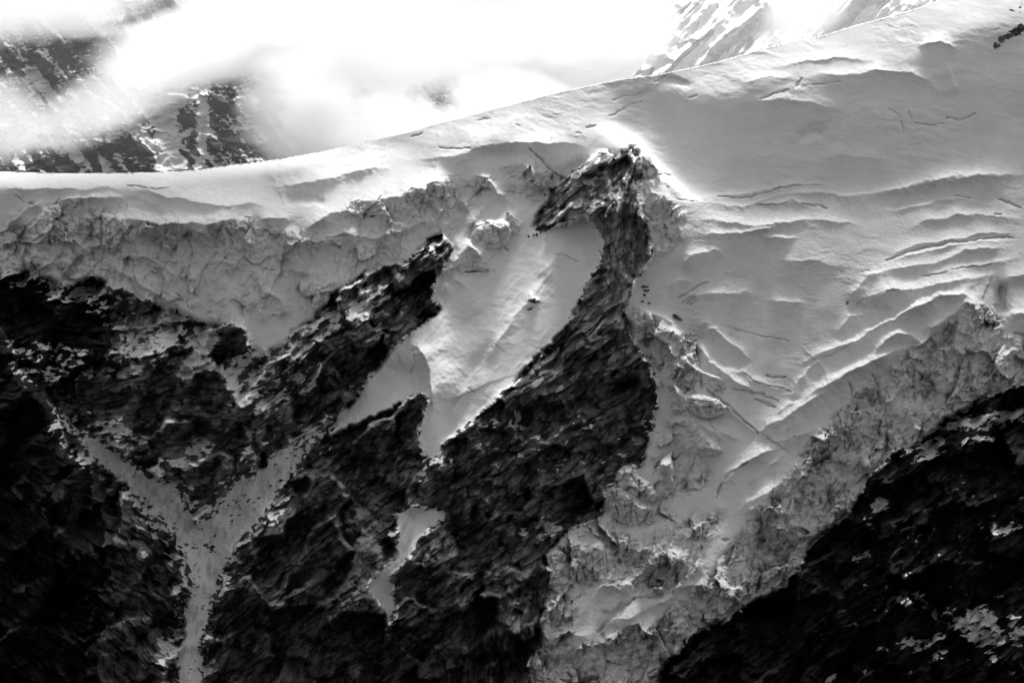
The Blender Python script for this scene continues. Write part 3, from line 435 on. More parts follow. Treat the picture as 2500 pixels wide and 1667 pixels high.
# where snow lies on rock: (polygon, density, blur)
SNOWY = [
 ([(0,655),(120,665),(240,690),(240,740),(110,730),(0,690)], .5, 6),
 (Z('d',(480,430),(700,500),(880,570),(900,680),(700,740),(500,640)), .42, 12),
 (Z('d',(900,590),(1080,640),(1060,720),(940,700),(800,740),(700,700)), .75, 8),
 (Z('d',(700,720),(1000,700),(1140,800),(1120,950),(800,960),(640,1000),(600,900),(720,840)), .55, 14),
 (Z('d',(0,760),(700,820),(600,1000),(100,1050)), .3, 20),
 (Z('d',(1120,710),(1180,700),(1270,740),(1250,800),(1190,860),(1180,930),(1060,1000),(1020,960),(1120,860)), 1.5, 4),
 (Z('d',(1180,890),(1300,940),(1400,830),(1640,790),(1560,860),(1430,930),(1360,1000),(1400,1100),(1440,1160),(1370,1150),(1300,1020),(1210,950)), 1.05, 5),
 (Z('d',(1420,960),(1700,820),(1880,960),(1750,1080),(1480,1200),(1400,1080)), .62, 12),
 (Z('d',(1660,780),(1900,640),(1960,700),(1760,860)), .55, 10),
 (Z('d',(2000,590),(2190,510),(2210,560),(2080,640),(2030,640)), .95, 6),
 (Z('d',(1900,560),(2350,420),(2350,600),(1900,760)), .3, 20),
 (Z('e',(0,560),(300,470),(480,530),(300,680),(0,740)), .4, 12),
 (Z('e',(740,190),(850,160),(800,300),(640,330)), .5, 8),
 (Z('b',(1300,1290),(1400,1090),(1640,900),(1740,880),(1720,1050),(1560,1180)), .30, 8),
 (Z('b',(1800,880),(1900,890),(1920,1060),(1860,1130),(1810,1000)), .42, 6),
 (Z('b',(1560,1180),(1800,1100),(1900,1300),(1720,1320)), .2, 8),
 (Z('g',(310,0),(520,130),(860,330),(1040,440),(1090,560),(940,650),(700,440),(360,170)), .85, 8),
 (Z('g',(480,60),(620,80),(700,45),(760,130),(640,130)), 1.2, 4), (Z('g',(740,160),(860,170),(830,190)), 1.2, 4),
 (Z('g',(880,310),(1060,270),(1160,130),(1230,180),(1060,420),(940,400)), .7, 10),
 (Z('g',(870,90),(960,30),(1030,40),(960,90)), .8, 6), (Z('g',(1070,160),(1150,130),(1130,180)), .9, 5),
 (Z('g',(1380,200),(1560,230),(1500,330),(1340,400),(1360,290)), .35, 10),
 (Z('g',(1200,640),(1500,480),(1640,470),(1500,640),(1360,760),(1240,760)), .75, 8),
 (Z('g',(750,620),(880,700),(930,740),(870,730)), 1.1, 3), (Z('g',(800,770),(860,870),(870,880),(820,830)), 1.1, 3),
 (Z('g',(1180,1400),(1160,1567),(920,1600),(900,1320),(1050,1300)), .7, 10),
 (Z('h',(1300,620),(1330,608),(1400,640),(1470,660),(1420,715),(1360,700),(1310,660)), 1.1, 3),
 (Z('h',(1210,700),(1240,685),(1270,698),(1230,712)), 1.3, 2), (Z('h',(1320,715),(1350,715),(1345,740),(1325,735)), 1.3, 2),
 (Z('h',(1160,20),(1210,0),(1240,40),(1190,50)), 1.1, 3), (Z('h',(1150,60),(1200,60),(1240,100),(1200,100)), .9, 3),
 (Z('h',(1200,295),(1240,275),(1290,290),(1240,310)), 1.1, 3), (Z('h',(1580,130),(1670,100),(1640,125)), 1.1, 3),
 (Z('h',(700,260),(780,280),(830,280),(820,330),(770,300),(700,300)), .9, 4), (Z('h',(840,360),(900,290),(940,260),(900,320)), 1.0, 4),
 (Z('h',(770,450),(790,400),(800,410),(785,450)), 1.1, 2), (Z('h',(600,440),(660,400),(640,440)), 1, 3), (Z('h',(400,180),(450,190),(440,210),(410,205)), 1.2, 3),
 (Z('h',(210,290),(270,330),(240,330)), .8, 4), (Z('h',(430,670),(520,720),(500,780),(460,700)), .6, 6),
 (Z('h',(1870,50),(1990,40),(1960,200),(1880,200)), .4, 8), (Z('h',(1880,150),(1930,150),(1910,190)), .9, 3),
 (Z('h',(900,0),(1900,0),(1900,350),(1100,400)), .17, 20),
 (Z('i',(1870,110),(1960,50),(2351,0),(2351,60),(2150,110),(1950,110)), .9, 6), (Z('i',(1620,280),(1850,150),(1920,200),(1860,260),(1700,290)), .65, 10),
 (Z('i',(1980,200),(2080,150),(2230,180),(2100,220)), .9, 6), (Z('i',(2060,690),(2351,640),(2351,680),(2230,710)), .6, 6),
 (Z('i',(1490,540),(1520,500),(1560,510),(1560,570),(1500,600)), 1.5, 3), (Z('i',(1420,660),(1490,620),(1500,650),(1460,690)), .8, 4), (Z('i',(1350,880),(1430,810),(1460,810),(1400,850)), 1.2, 3),
 (Z('i',(1630,885),(1700,940),(1690,945)), 1.2, 2), (Z('i',(1700,1020),(1740,1050),(1830,1150),(1960,1250),(1900,1230),(1790,1130)), 1.5, 3),
 (Z('i',(1900,1160),(2180,1170),(2250,1330),(2050,1360),(1960,1240)), .95, 8), (Z('i',(2040,1180),(2130,1120),(2150,1160)), .9, 4),
 (Z('i',(2140,1370),(2300,1520),(2290,1530),(2130,1390)), 1.1, 2), (Z('i',(2250,1200),(2330,1190),(2351,1330),(2300,1350)), .85, 6), (Z('i',(1600,1330),(1850,1260),(1950,1400),(1750,1420)), .35, 12),
 (Z('i',(1610,1130),(1640,1100),(1700,1100),(1660,1125)), 1.1, 3), (Z('i',(1280,1110),(1310,1100),(1320,1115)), 1.2, 2), (Z('i',(1500,1400),(1560,1330),(1540,1390)), .6, 4),
 (Z('i',(1200,1560),(1250,1510),(1280,1500),(1260,1540)), 1.1, 3), (Z('i',(1400,1500),(1440,1490),(1440,1520)), 1.1, 3), (Z('i',(1640,1510),(1690,1495),(1700,1510)), 1.1, 3),
 (Z('i',(1400,500),(2351,200),(2351,1500),(1300,1500)), .12, 30),
]
# rock, debris and dirt lying on the ice (drawn as dark stone in the same face): (polygon, blur)
STONY = [
 (Z('c',(2140,0),(2180,0),(2230,60),(2351,-20),(2600,-60),(2600,60),(2351,80),(2260,90),(2200,60)), .3, 8),
 (Z('c',(2165,290),(2190,240),(2260,180),(2320,150),(2351,140),(2500,120),(2500,170),(2351,190),(2280,220),(2215,235),(2190,290)), .85, 3),
 (Z('D',(300,220),(400,210),(410,300),(330,270)), .7, 3), (Z('D',(330,310),(370,320),(350,360)), .7, 2), (Z('D',(300,395),(440,400),(430,440),(360,420)), .5, 3),
 (Z('D',(665,540),(700,545),(790,625),(740,630),(680,580)), .8, 2),
 (Z('C',(1130,880),(1170,870),(1230,880),(1220,900),(1140,900)), .75, 2), (Z('C',(570,1015),(615,1010),(610,1035)), .7, 2),
 (Z('C',(1140,1500),(1200,1480),(1235,1530),(1140,1545)), .8, 3),
 (Z('C',(1260,500),(1340,430),(1360,450),(1290,510)), .6, 3),
]

def _narrow(c):
    pts, h, wa, wb = c; u = sum(p[0] for p in pts)/len(pts); v = sum(p[1] for p in pts)/len(pts)
    if u > 1600 and 430 < v < 1120 and h > 0: return (pts, h*.8, wa*.6, wb*.95)
    if u < 1000 and 520 < v < 800 and h > 0: return (pts, h*1.4, wa, wb)
    if u > 1620 and v < 330: return (pts, h*.6, wa*.8, wb)
    return c
def _soft(c):
    pts, wd, dp = c; v = sum(p[1] for p in pts)/len(pts)
    return (pts, wd*.85, dp*.55) if v < 330 else c
CRACKS = [_soft(c) for c in CRACKS]
CRESTS = [_narrow(c) for c in CRESTS]

SNOWY.sort(key=lambda e: -e[2])
# ------------------------------------------------------------------ the relief of the mountain face
G = 2.0                                                    # grid spacing in photograph pixels
US = np.arange(-170, 2672, G, dtype=f4); VS = np.arange(-290, 1850, G, dtype=f4)
U, V = np.meshgrid(US, VS)
def low(step): return np.meshgrid(np.arange(US[0], US[-1]+step, step, dtype=f4), np.arange(VS[0], VS[-1]+step, step, dtype=f4))
def up(a, step):
    """bilinear resample of a low grid onto the full one"""
    x = (US-US[0])/step; y = (VS-VS[0])/step
    i = np.minimum(x.astype(int), a.shape[1]-2); j = np.minimum(y.astype(int), a.shape[0]-2)
    fx = (x-i).astype(f4)[None,:]; fy = (y-j).astype(f4)[:,None]
    r = a[:, i]*(1-fx) + a[:, i+1]*fx
    return (r[j]*(1-fy) + r[j+1]*fy).astype(f4)
def mask(polys, step, bl):
    X, Y = low(step); m = np.zeros(X.shape, f4)
    for p in polys: m = np.maximum(m, inside(p, X, Y).astype(f4))
    return blur(m, bl/step) if bl else m
def wmask(entries, step=4, base=0):
    X, Y = low(step); out = np.full(X.shape, base, f4)
    for poly, val, bl in entries:
        m = blur(inside(poly, X, Y).astype(f4), max(1, round(bl/step*.6)))
        out = out*(1-m) + val*m
    return up(out, step)
# 1. mean slopes, integrated to a surface
ST = 8
X, Y = low(ST)
gx = np.zeros(X.shape, f4); gy = np.full(X.shape, .62, f4)
gx += np.where(X < 900, .12, 0) * smooth(700, 1000, Y)
for poly, du, dv, bl in SLOPES:
    m = blur(inside(poly, X, Y).astype(f4), max(1, round(bl/ST*.6)))
    gx = gx*(1-m) + du*m; gy = gy*(1-m) + dv*m
gy = -gy                                                   # v runs downwards
ny, nx = X.shape
div = np.zeros(X.shape)
div[:,1:] += (gx[:,1:]+gx[:,:-1])/2; div[:,:-1] -= (gx[:,1:]+gx[:,:-1])/2
div = -div
d2 = np.zeros(X.shape); d2[1:] += (gy[1:]+gy[:-1])/2; d2[:-1] -= (gy[1:]+gy[:-1])/2
div = (div - d2)*ST
E = np.concatenate([div, div[:, ::-1]], 1); E = np.concatenate([E, E[::-1]], 0)
F = np.fft.fft2(E)
kx = 2*np.cos(2*np.pi*np.arange(2*nx)/(2*nx))-2; ky = 2*np.cos(2*np.pi*np.arange(2*ny)/(2*ny))-2
K = kx[None,:]+ky[:,None]; K[0,0] = 1; F /= K; F[0,0] = 0
z0 = np.real(np.fft.ifft2(F))[:ny,:nx]
z0 -= z0[int((833+290)/ST), int((1250+170)/ST)]
ZB = blur(up(z0.astype(f4), ST), 3)
# 2. traced crests and cracks, on slightly shaken coordinates so that no line is drawn with a ruler
wx = fbm(U, V, 46, 3, 3)*4.2; wy = fbm(U, V, 46, 3, 9)*4.2
fx_ = fbm(U, V, 11, 2, 23)*1.5; fy_ = fbm(U, V, 11, 2, 29)*1.5
UW = U+wx+fx_; VW = V+wy+fy_
def line_dist(pts, pad):
    P = np.asarray(pts, np.float64)
    x0, y0 = P.min(0)-pad; x1, y1 = P.max(0)+pad
    i0 = max(0, int((x0-US[0])/G)); i1 = min(len(US), int((x1-US[0])/G)+2)
    j0 = max(0, int((y0-VS[0])/G)); j1 = min(len(VS), int((y1-VS[0])/G)+2)
    if i1 <= i0 or j1 <= j0: return None
    x = UW[j0:j1, i0:i1]; y = VW[j0:j1, i0:i1]
    seg = np.hypot(*(P[1:]-P[:-1]).T); L = np.concatenate([[0], np.cumsum(seg)]); tot = L[-1]
    bd = np.full(x.shape, 1e9, f4); bs = np.ones(x.shape, f4); bt = np.zeros(x.shape, f4)
    for k in range(len(P)-1):
        ax, ay = P[k]; dx, dy = P[k+1]-P[k]; l2 = dx*dx+dy*dy+1e-9
        t = np.clip(((x-ax)*dx+(y-ay)*dy)/l2, 0, 1)
        qx = x-ax-t*dx; qy = y-ay-t*dy
        d = np.hypot(qx, qy); m = d < bd
        bd = np.where(m, d, bd); bs = np.where(m, dx*qy-dy*qx, bs); bt = np.where(m, (L[k]+t*seg[k])/tot, bt)
    return (slice(j0,j1), slice(i0,i1)), bd, bs, bt
DZ = np.zeros(U.shape, f4); HK = 1.5
for k, (pts, h, wa, wb) in enumerate(CRESTS+RIBS_ROCK):
    pad_ = 5*max(wa, wb); r = line_dist(pts, pad_)
    if r is None: continue
    sl_, d, s, t = r
    ww = np.where(s < 0, wa, wb)                           # s<0: left hand of travel (above when going right)
    e = np.exp(-d/ww)
    amp = smooth(0, .3, t)*smooth(0, .3, 1-t)
    amp = amp*(1+.35*perlin(UW[sl_]/70+k*3.1, VW[sl_]/70, 77))
    if h < 0: e = np.exp(-(d/ww)**2)
    e = e*np.clip(1-(d/pad_)**2, 0, 1)**2
    DZ[sl_] -= HK*h*e*amp
CR = np.zeros(U.shape, f4)
for pts, wd, dp in CRACKS:
    r = line_dist(pts, 4*wd+4)
    if r is None: continue
    sl_, d, s, t = r
    wv = np.maximum(wd*1.15*(.35+.65*np.sin(np.pi*np.clip(t, .02, .98))), 1.4)
    gap = .55+.45*smooth(-.5, .1, perlin(UW[sl_]/16+dp, VW[sl_]/16, 78))
    CR[sl_] = np.maximum(CR[sl_], gap*dp*1.25*np.exp(-(d/wv)**2))
# 3. parts of the face that stand proud of each other
ice_all = mask([P_ICE_LEFT, P_UP, P_TONGUE, [(-400,-600),(3000,-600),(3000,-100),(1500,330),(-400,480)]], 4, 4)
DZ -= 22*up(ice_all, 4)
for poly, dz, bl in [(P_APRON, -9, 4), (P_PIN, -20, 4), (P_Y, 4, 5), (LOW_GULLY, 4, 4), (NEAR_RIDGE, -260, 8)]:
    DZ += dz*up(mask([poly], 4, bl), 4)
streak_w = fbm(U, V, 60, 3, 66)*30
# 4. kinds of ground
UL = UW+fx_*1.8+fbm(U, V, 22, 3, 61)*5; VL = VW+fy_*1.8+fbm(U, V, 22, 3, 62)*5
M_ice_left = inside(P_ICE_LEFT, UL, VL); M_up = inside(P_UP, UL, VL); M_ap = inside(P_APRON, UL, VL)
M_to = inside(P_TONGUE, UL, VL); M_y = inside(P_Y, U+wx*2.4+fx_*2, V+wy*2.4+fy_*2); M_lg = inside(LOW_GULLY, U+wx*1.7+fx_*2, V+wy*1.7+fy_*2)
M_pin = inside(P_PIN, UW, VW); M_near = inside(NEAR_RIDGE, UW, VW)
label = np.zeros(U.shape, np.int8)                         # 0 rock face
label[M_ice_left] = 2
label[M_pin & ~M_ap] = 7
label[M_to & ~(M_pin & (U < 1560) & (V > 480))] = 3
label[M_up & ~M_pin] = 1
label[inside([(1080,570),(1130,520),(1260,440),(1340,440),(1345,520),(1305,560),(1180,620),(1120,620)], U, V) & (label == 0)] = 4
label[M_ap] = 4; label[M_y] = 5; label[M_lg] = 6; label[M_near] = 8
label[M_pin & ~M_ap & (label != 3)] = 7
label[inside(P_PIN, UW, VW) & ~M_ap & (V < 640)] = 7
label[(V > 800) & (label == 7)] = 0
label[inside([(1300,1700)]+TONGUE_R+[(3000,2000),(1300,2000)], UW, VW) & (label == 0)] = 9
label[inside([(-400,600),(120,680),(230,690),(300,790),(250,880),(130,960),(60,1100),(-400,1100)], UW+streak_w, VW) & (label == 0)] = 10
label[inside([(-400,900),(140,1000),(215,1150),(260,1300),(240,1500),(200,1900),(-400,1900)], UW+streak_w, VW) & (label == 0)] = 10
label[inside([(1120,560),(1150,520),(1260,440),(1330,440),(1350,480),(1330,500),(1305,545),(1180,620)], U, V) & (label == 0)] = 4
rock = blur(((label == 0) | (label >= 7)).astype(f4), 1)
ROUGH = [
 (Z('A',(0,640),(300,540),(560,370),(800,330),(1000,480),(1180,560),(1560,590),(2000,600),(2400,580),(2400,1500),(0,1100)), 1.0, 10),
 (Z('B',(0,620),(450,560),(900,660),(1200,740),(2000,760),(1800,1000),(1000,1400),(0,1560)), .75, 16),
 (Z('B',(1200,450),(1460,340),(2100,210),(2350,170),(2350,800),(1300,700),(1700,560)), .6, 10),
 (Z('C',(0,480),(560,320),(900,240),(1250,200),(1430,360),(1200,560),(900,420),(700,480),(400,800),(0,900)), .6, 10),
 (Z('C',(590,780),(900,740),(1060,780),(1000,900),(760,1020),(580,950)), .7, 8), (Z('C',(380,1200),(560,1000),(740,1200),(400,1250)), .4, 8),
 (Z('H',(20,290),(200,320),(300,420),(270,600),(80,740),(0,700)), .9, 8),
 (Z('D',(120,520),(400,560),(900,860),(1000,1000),(900,1500),(500,1400),(300,1000)), .95, 8),
 (Z('F',(300,700),(700,600),(900,700),(900,900),(500,1050),(200,1000),(400,900)), .7, 12), (Z('F',(0,1000),(400,1100),(600,1250),(300,1300),(0,1300)), .9, 8),
 (Z('G',(0,400),(700,300),(1100,450),(1700,300),(1700,800),(1300,1000),(700,850),(500,1000),(400,1500),(0,1600)), .85, 14),
 (Z('G',(1250,350),(1700,250),(1900,200),(1750,450),(1400,500)), .9, 10),
 ([(2600,800),(2400,830),(2330,780),(2240,850),(2100,950),(1980,1080),(1850,1250),(1740,1400),(1620,1500),(1500,1550),(1300,1620),(1300,1750),(1650,1750),(1960,1450),(2300,1060),(2600,960)], .9, 8),
 (Z('E',(1000,1200),(1400,1150),(1500,1566),(1000,1566)), .9, 6), (Z('E',(1700,400),(2100,560),(2100,850),(1700,850)), 1.0, 6),
]
rough = np.minimum(wmask(ROUGH), 1)*(1-rock)
rough = rough*(.4+.6*smooth(-.35, .25, fbm(U, V, 75, 3, 555)))
rough = rough*(1-.55*up(mask([[(60,640),(300,600),(640,590),(900,580),(1120,560),(900,700),(640,850),(400,780),(120,700)]], 4, 24), 4))
smoothsnow = (1-rough)*(1-rock)
rough = rough*(1-.95*np.exp(-((U-2173)**2+(V-958)**2)/45.**2))
# 5. fine relief
wl_ = fbm(U, V, 210, 2, 207)*24; wk_ = fbm(U, V, 210, 2, 208)*24
def layer(ang, seed):
    """stepped strata: ledges that lean out and break off in small overhangs, along a direction rising to the right by ang"""
    ca, sa = math.cos(ang), math.sin(ang)
    x = U+wx*.9+wl_*.5; y = V+wy*.9+wk_*.5
    p = x*ca - y*sa; q = x*sa + y*ca
    z = 0
    for k, (lam, A) in enumerate(((52, .62), (21, .5), (9, .22))):
        n_ = fbm(p/6, q, lam*1.8, 3, seed+k*7, .55)*.75
        t = q/lam + n_
        am = smooth(-.45, .5, fbm(p/2.5, q, lam*3, 2, seed+k*7+3))
        sw = t-np.floor(t)
        sw = np.where(sw > .86, (1-sw)/.14, sw/.86)
        z = z - A*lam*sw*am
    z = z + fbm(p/2, q, 7, 3, seed+31, .6)*.8
    return z.astype(f4)
rockz = np.zeros(U.shape, f4)
ANG = [(R(6), [( [(-400,600),(700,600),(600,1050),(420,1250),(-400,1100)], 1, 40)]),
       (R(36), [([(560,600),(1120,540),(1500,360),(1440,560),(1520,900),(1560,1250),(900,1700),(560,1700),(520,1300),(560,900)], 1, 40), ([(1560,1700),(2700,800),(2700,1900)], .8, 40)]),
       (R(-36), [([(-400,1050),(300,1150),(440,1300),(440,1700),(-400,1900)], 1, 40), ([(800,1150),(940,1200),(900,1450),(800,1667)], .8, 40)]),
       (R(84), [([(1480,380),(1600,380),(1600,720),(1520,760),(1470,600)], 1, 20), ([(700,1200),(900,1300),(900,1800),(600,1800)], .5, 40), ([(1100,1400),(1330,1350),(1330,1700),(1100,1700)], .7, 40)])]
wsum = np.full(U.shape, 1e-3, f4); strata = np.zeros(U.shape, f4)
for n_, (ang, polys) in enumerate(ANG):
    wgt = wmask(polys)
    m = wgt > .01
    strata += wgt*(layer(ang, 100+n_*40) + facet(U+wx*.6+wl_*.4, V+wy*.6+wk_*.4, 74, 17, ang, 300+n_, .95, 1.6) + facet(U+wx*.6, V+wy*.6, 24, 9, ang, 340+n_, .6, .5))
    wsum += wgt
strata /= wsum
big = facet(U+wx*3, V+wy*3, 150, 70, R(40), 400, .75) + facet(U+wx*2, V+wy*2, 60, 26, R(60), 410, .6)
big = blur(big, 1) + fbm(U, V, 150, 3, 415, .5, True)*9
rockz = strata*.95 + big*(2.0-.9*up(mask([P_PIN],4,12),4))
wl = fbm(U, V, 160, 2, 505)*22; wk = fbm(U, V, 160, 2, 506)*22
icez = facet(U+wx*1.5+wl, V+wy*1.5+wk, 92, 52, R(68), 500, .85, 4*smooth(0,.4,fbm(U,V,80,2,501))) + facet(U+wx+wl*.5, V+wy+wk*.5, 36, 17, R(78), 503, .75, 1.8*smooth(-.1,.4,fbm(U,V,60,2,502))) + facet(U+wx, V+wy, 15, 9, R(20), 510, .7) + facet(U, V, 7, 5, R(50), 512, .5)*.8
icez += fbm(U+wx, V+wy, 11, 4, 520, .65)*1.7 - fbm(U+wl, V*1.3+wk, 120, 3, 530, .5, True)*10
icez -= 3.0*(lambda t: np.where(t-np.floor(t) > .85, (1-(t-np.floor(t)))/.15, (t-np.floor(t))/.85))(V/15+fbm(U/3, V, 40, 3, 535)*1.4)*smooth(-.3,.4,fbm(U,V,90,2,536))
flutes = fbm(U+V*.15, V/5.0, 8, 3, 540, .55)*1.0*smooth(-.1,.6,fbm(U,V,110,2,541)) + 9*np.clip(fbm(U+V*.2+wx*2, V/3.0, 34, 3, 545, .5, True)-1.0, 0, 1)*3
snowz = fbm(U+wx*3, V*2.2+wy*4, 190, 3, 600, .4)*2.2 + fbm(U*.45+V*.25, V*1.7-U*.35, 30, 3, 610, .5)*.55*(.4+smooth(-.3,.6,fbm(U, V, 220, 2, 615)))
stepw = smooth(-.2, .5, fbm(U, V, 120, 2, 650))
snowz += (M_y | M_lg)*(fbm(U, V/2.5, 16, 4, 675, .6, True)*1.3)
snowz += fbm(U+wx*2, V*2.2+wy*2, 9, 3, 670, .6)*.12*(.3+smooth(-.3,.5,fbm(U,V,140,2,671)))
snowz += stepw*(fbm(U+wx*4, V*2.6+wy*6, 60, 4, 640, .55, True)*.8)
DZ += rockz*rock*1.0 + (icez+flutes)*rough*(1+.6*smooth(820,1000,V)*M_to) + snowz*(1-rock)*(1-.6*rough)
run = fbm((U*.5-V*.87)/9*0+(U*.8+V*.6)/1.0, (-U*.6+V*.8)/11, 15, 4, 660, .55)*1.5
DZ += run*up(mask([P_APRON],4,6),4)*smooth(-.3,.3,fbm(U,V,90,2,661)) + CR
ZZ = ZB + DZ
tone = np.zeros(U.shape, f4)
for n_, (ang, polys) in enumerate(ANG):
    ca, sa = math.cos(ang), math.sin(ang); p = (U+wl_*.5)*ca-(V+wk_*.5)*sa; q = (U+wl_*.5)*sa+(V+wk_*.5)*ca
    fid, ed = facet(U+wx*.6+wl_*.4, V+wy*.6+wk_*.4, 74, 17, ang, 300+n_, 0.0001, 0, .07) # same slabs as the relief
    f2, ed2 = facet(U+wx*.6, V+wy*.6, 24, 9, ang, 340+n_, .6, 0, .10)
    c1 = fbm(p/3.5, q, 9, 4, 860+n_*9, .65)*.28 + fbm(p/3, q, 60, 3, 862+n_*9, .5)*.45 - .5*ed - .22*ed2
    tone += wmask(polys)*(.5+.5*c1+.16*np.sign(fid)*smooth(0, .00002, np.abs(fid))+.035*f2)
tone = np.clip(tone/wsum, 0, 1)
itone = np.clip(.5+.5*(fbm(U+wx*3, V*2+wy*3, 26, 5, 880, .65)*.55+fbm(U, V, 90, 3, 884)*.4), 0, 1)
gt = np.clip(.62+.6*(fbm(U*.9+V*.15, V/3.2, 12, 5, 890, .65)*.6+fbm(U, V, 60, 3, 894)*.5), 0, 1)
itone = np.where(M_y | M_lg, gt, itone)
tone = np.where(rock > .5, tone, itone).astype(f4)
# 6. where snow lies on rock and stones on snow
lz = blur(rockz, 1)
slope_loc = np.zeros(U.shape, f4); slope_loc[1:-1] = -(lz[2:]-lz[:-2])/(2*G)
slope_loc = blur(slope_loc, 1)
streak = np.zeros(U.shape, f4)
for n_, (ang, polys) in enumerate(ANG):
    ca, sa = math.cos(ang*.75), math.sin(ang*.75)
    p = (U+wx*2)*ca - (V+wy*2)*sa; q = (U+wx*2)*sa + (V+wy*2)*ca
    streak += wmask(polys)*fbm(p/3.4, q, 7.0, 4, 700+n_*20, .68)*.9
streak /= wsum
dens = wmask(SNOWY, 4, .04)
gul_edge = up(blur(inside(P_Y, *low(4)).astype(f4), 7), 4)*.9 + up(blur(inside(LOW_GULLY, *low(4)).astype(f4), 2), 4)*.6 + up(blur(inside(P_APRON, *low(4)).astype(f4), 1), 4)*.5
rb2 = blur(rock, 4)
dens = np.maximum(dens, .5*smooth(.95, .5, rb2))
dens = np.maximum(dens, np.minimum(gul_edge*1.6, .66))
snow = dens*1.0 + np.clip(slope_loc, -.8, .8)*.34*smooth(.0, .25, dens) + (streak*.5+(facet(U+wx, V+wy, 22, 8, R(20), 990, .5)/11))*(dens < 1.3)*(.42+.58*smooth(.05, .42, dens)) - .05
snow = np.where(label == 7, snow-.02, snow)
edge_ = fbm(U, V, 14, 4, 800, .6)
stone = wmask(STONY, 4, -.2)*1.1 + fbm(U*.8+V*.5, V-U*.3, 9, 3, 810, .6)*.5 - .05
rband = blur(rock, 5)
stone = stone + np.where(M_ap | M_lg | (M_to & (U < 2300)) | M_ice_left, .8*smooth(.08, .5, rband)*(.45+1.1*fbm(U+wx+V*.3, V*1.3+wy, 26, 3, 811, .55)), 0)
# specks of stone in the gully snow
gul = up(mask([P_Y, P_Y2], 4, 16), 4)
speck = fbm((U+V*.4)*.8, V-U*.2, 12, 3, 820, .55)
stone = np.where(M_y, np.maximum(stone, .05+speck*.36+.46*smooth(.92,.5,gul)+.45*streak+.35*np.clip(fbm(U,V*.7,55,3,830),0,1)), stone)
snow_f = np.where((label == 0) | (label >= 7), snow, 1-stone).astype(f4)

BARE_SHADE = np.clip(rough*.8 + .5*smooth(1050,1500,V)*M_to + .8*smooth(420,60,U)*smooth(560,640,V)*M_ice_left + .8*M_y + .5*M_lg + .25*M_ap*0, 0, 1)  # bare ice and gully dirt, plus shade painted on tongue foot and far left
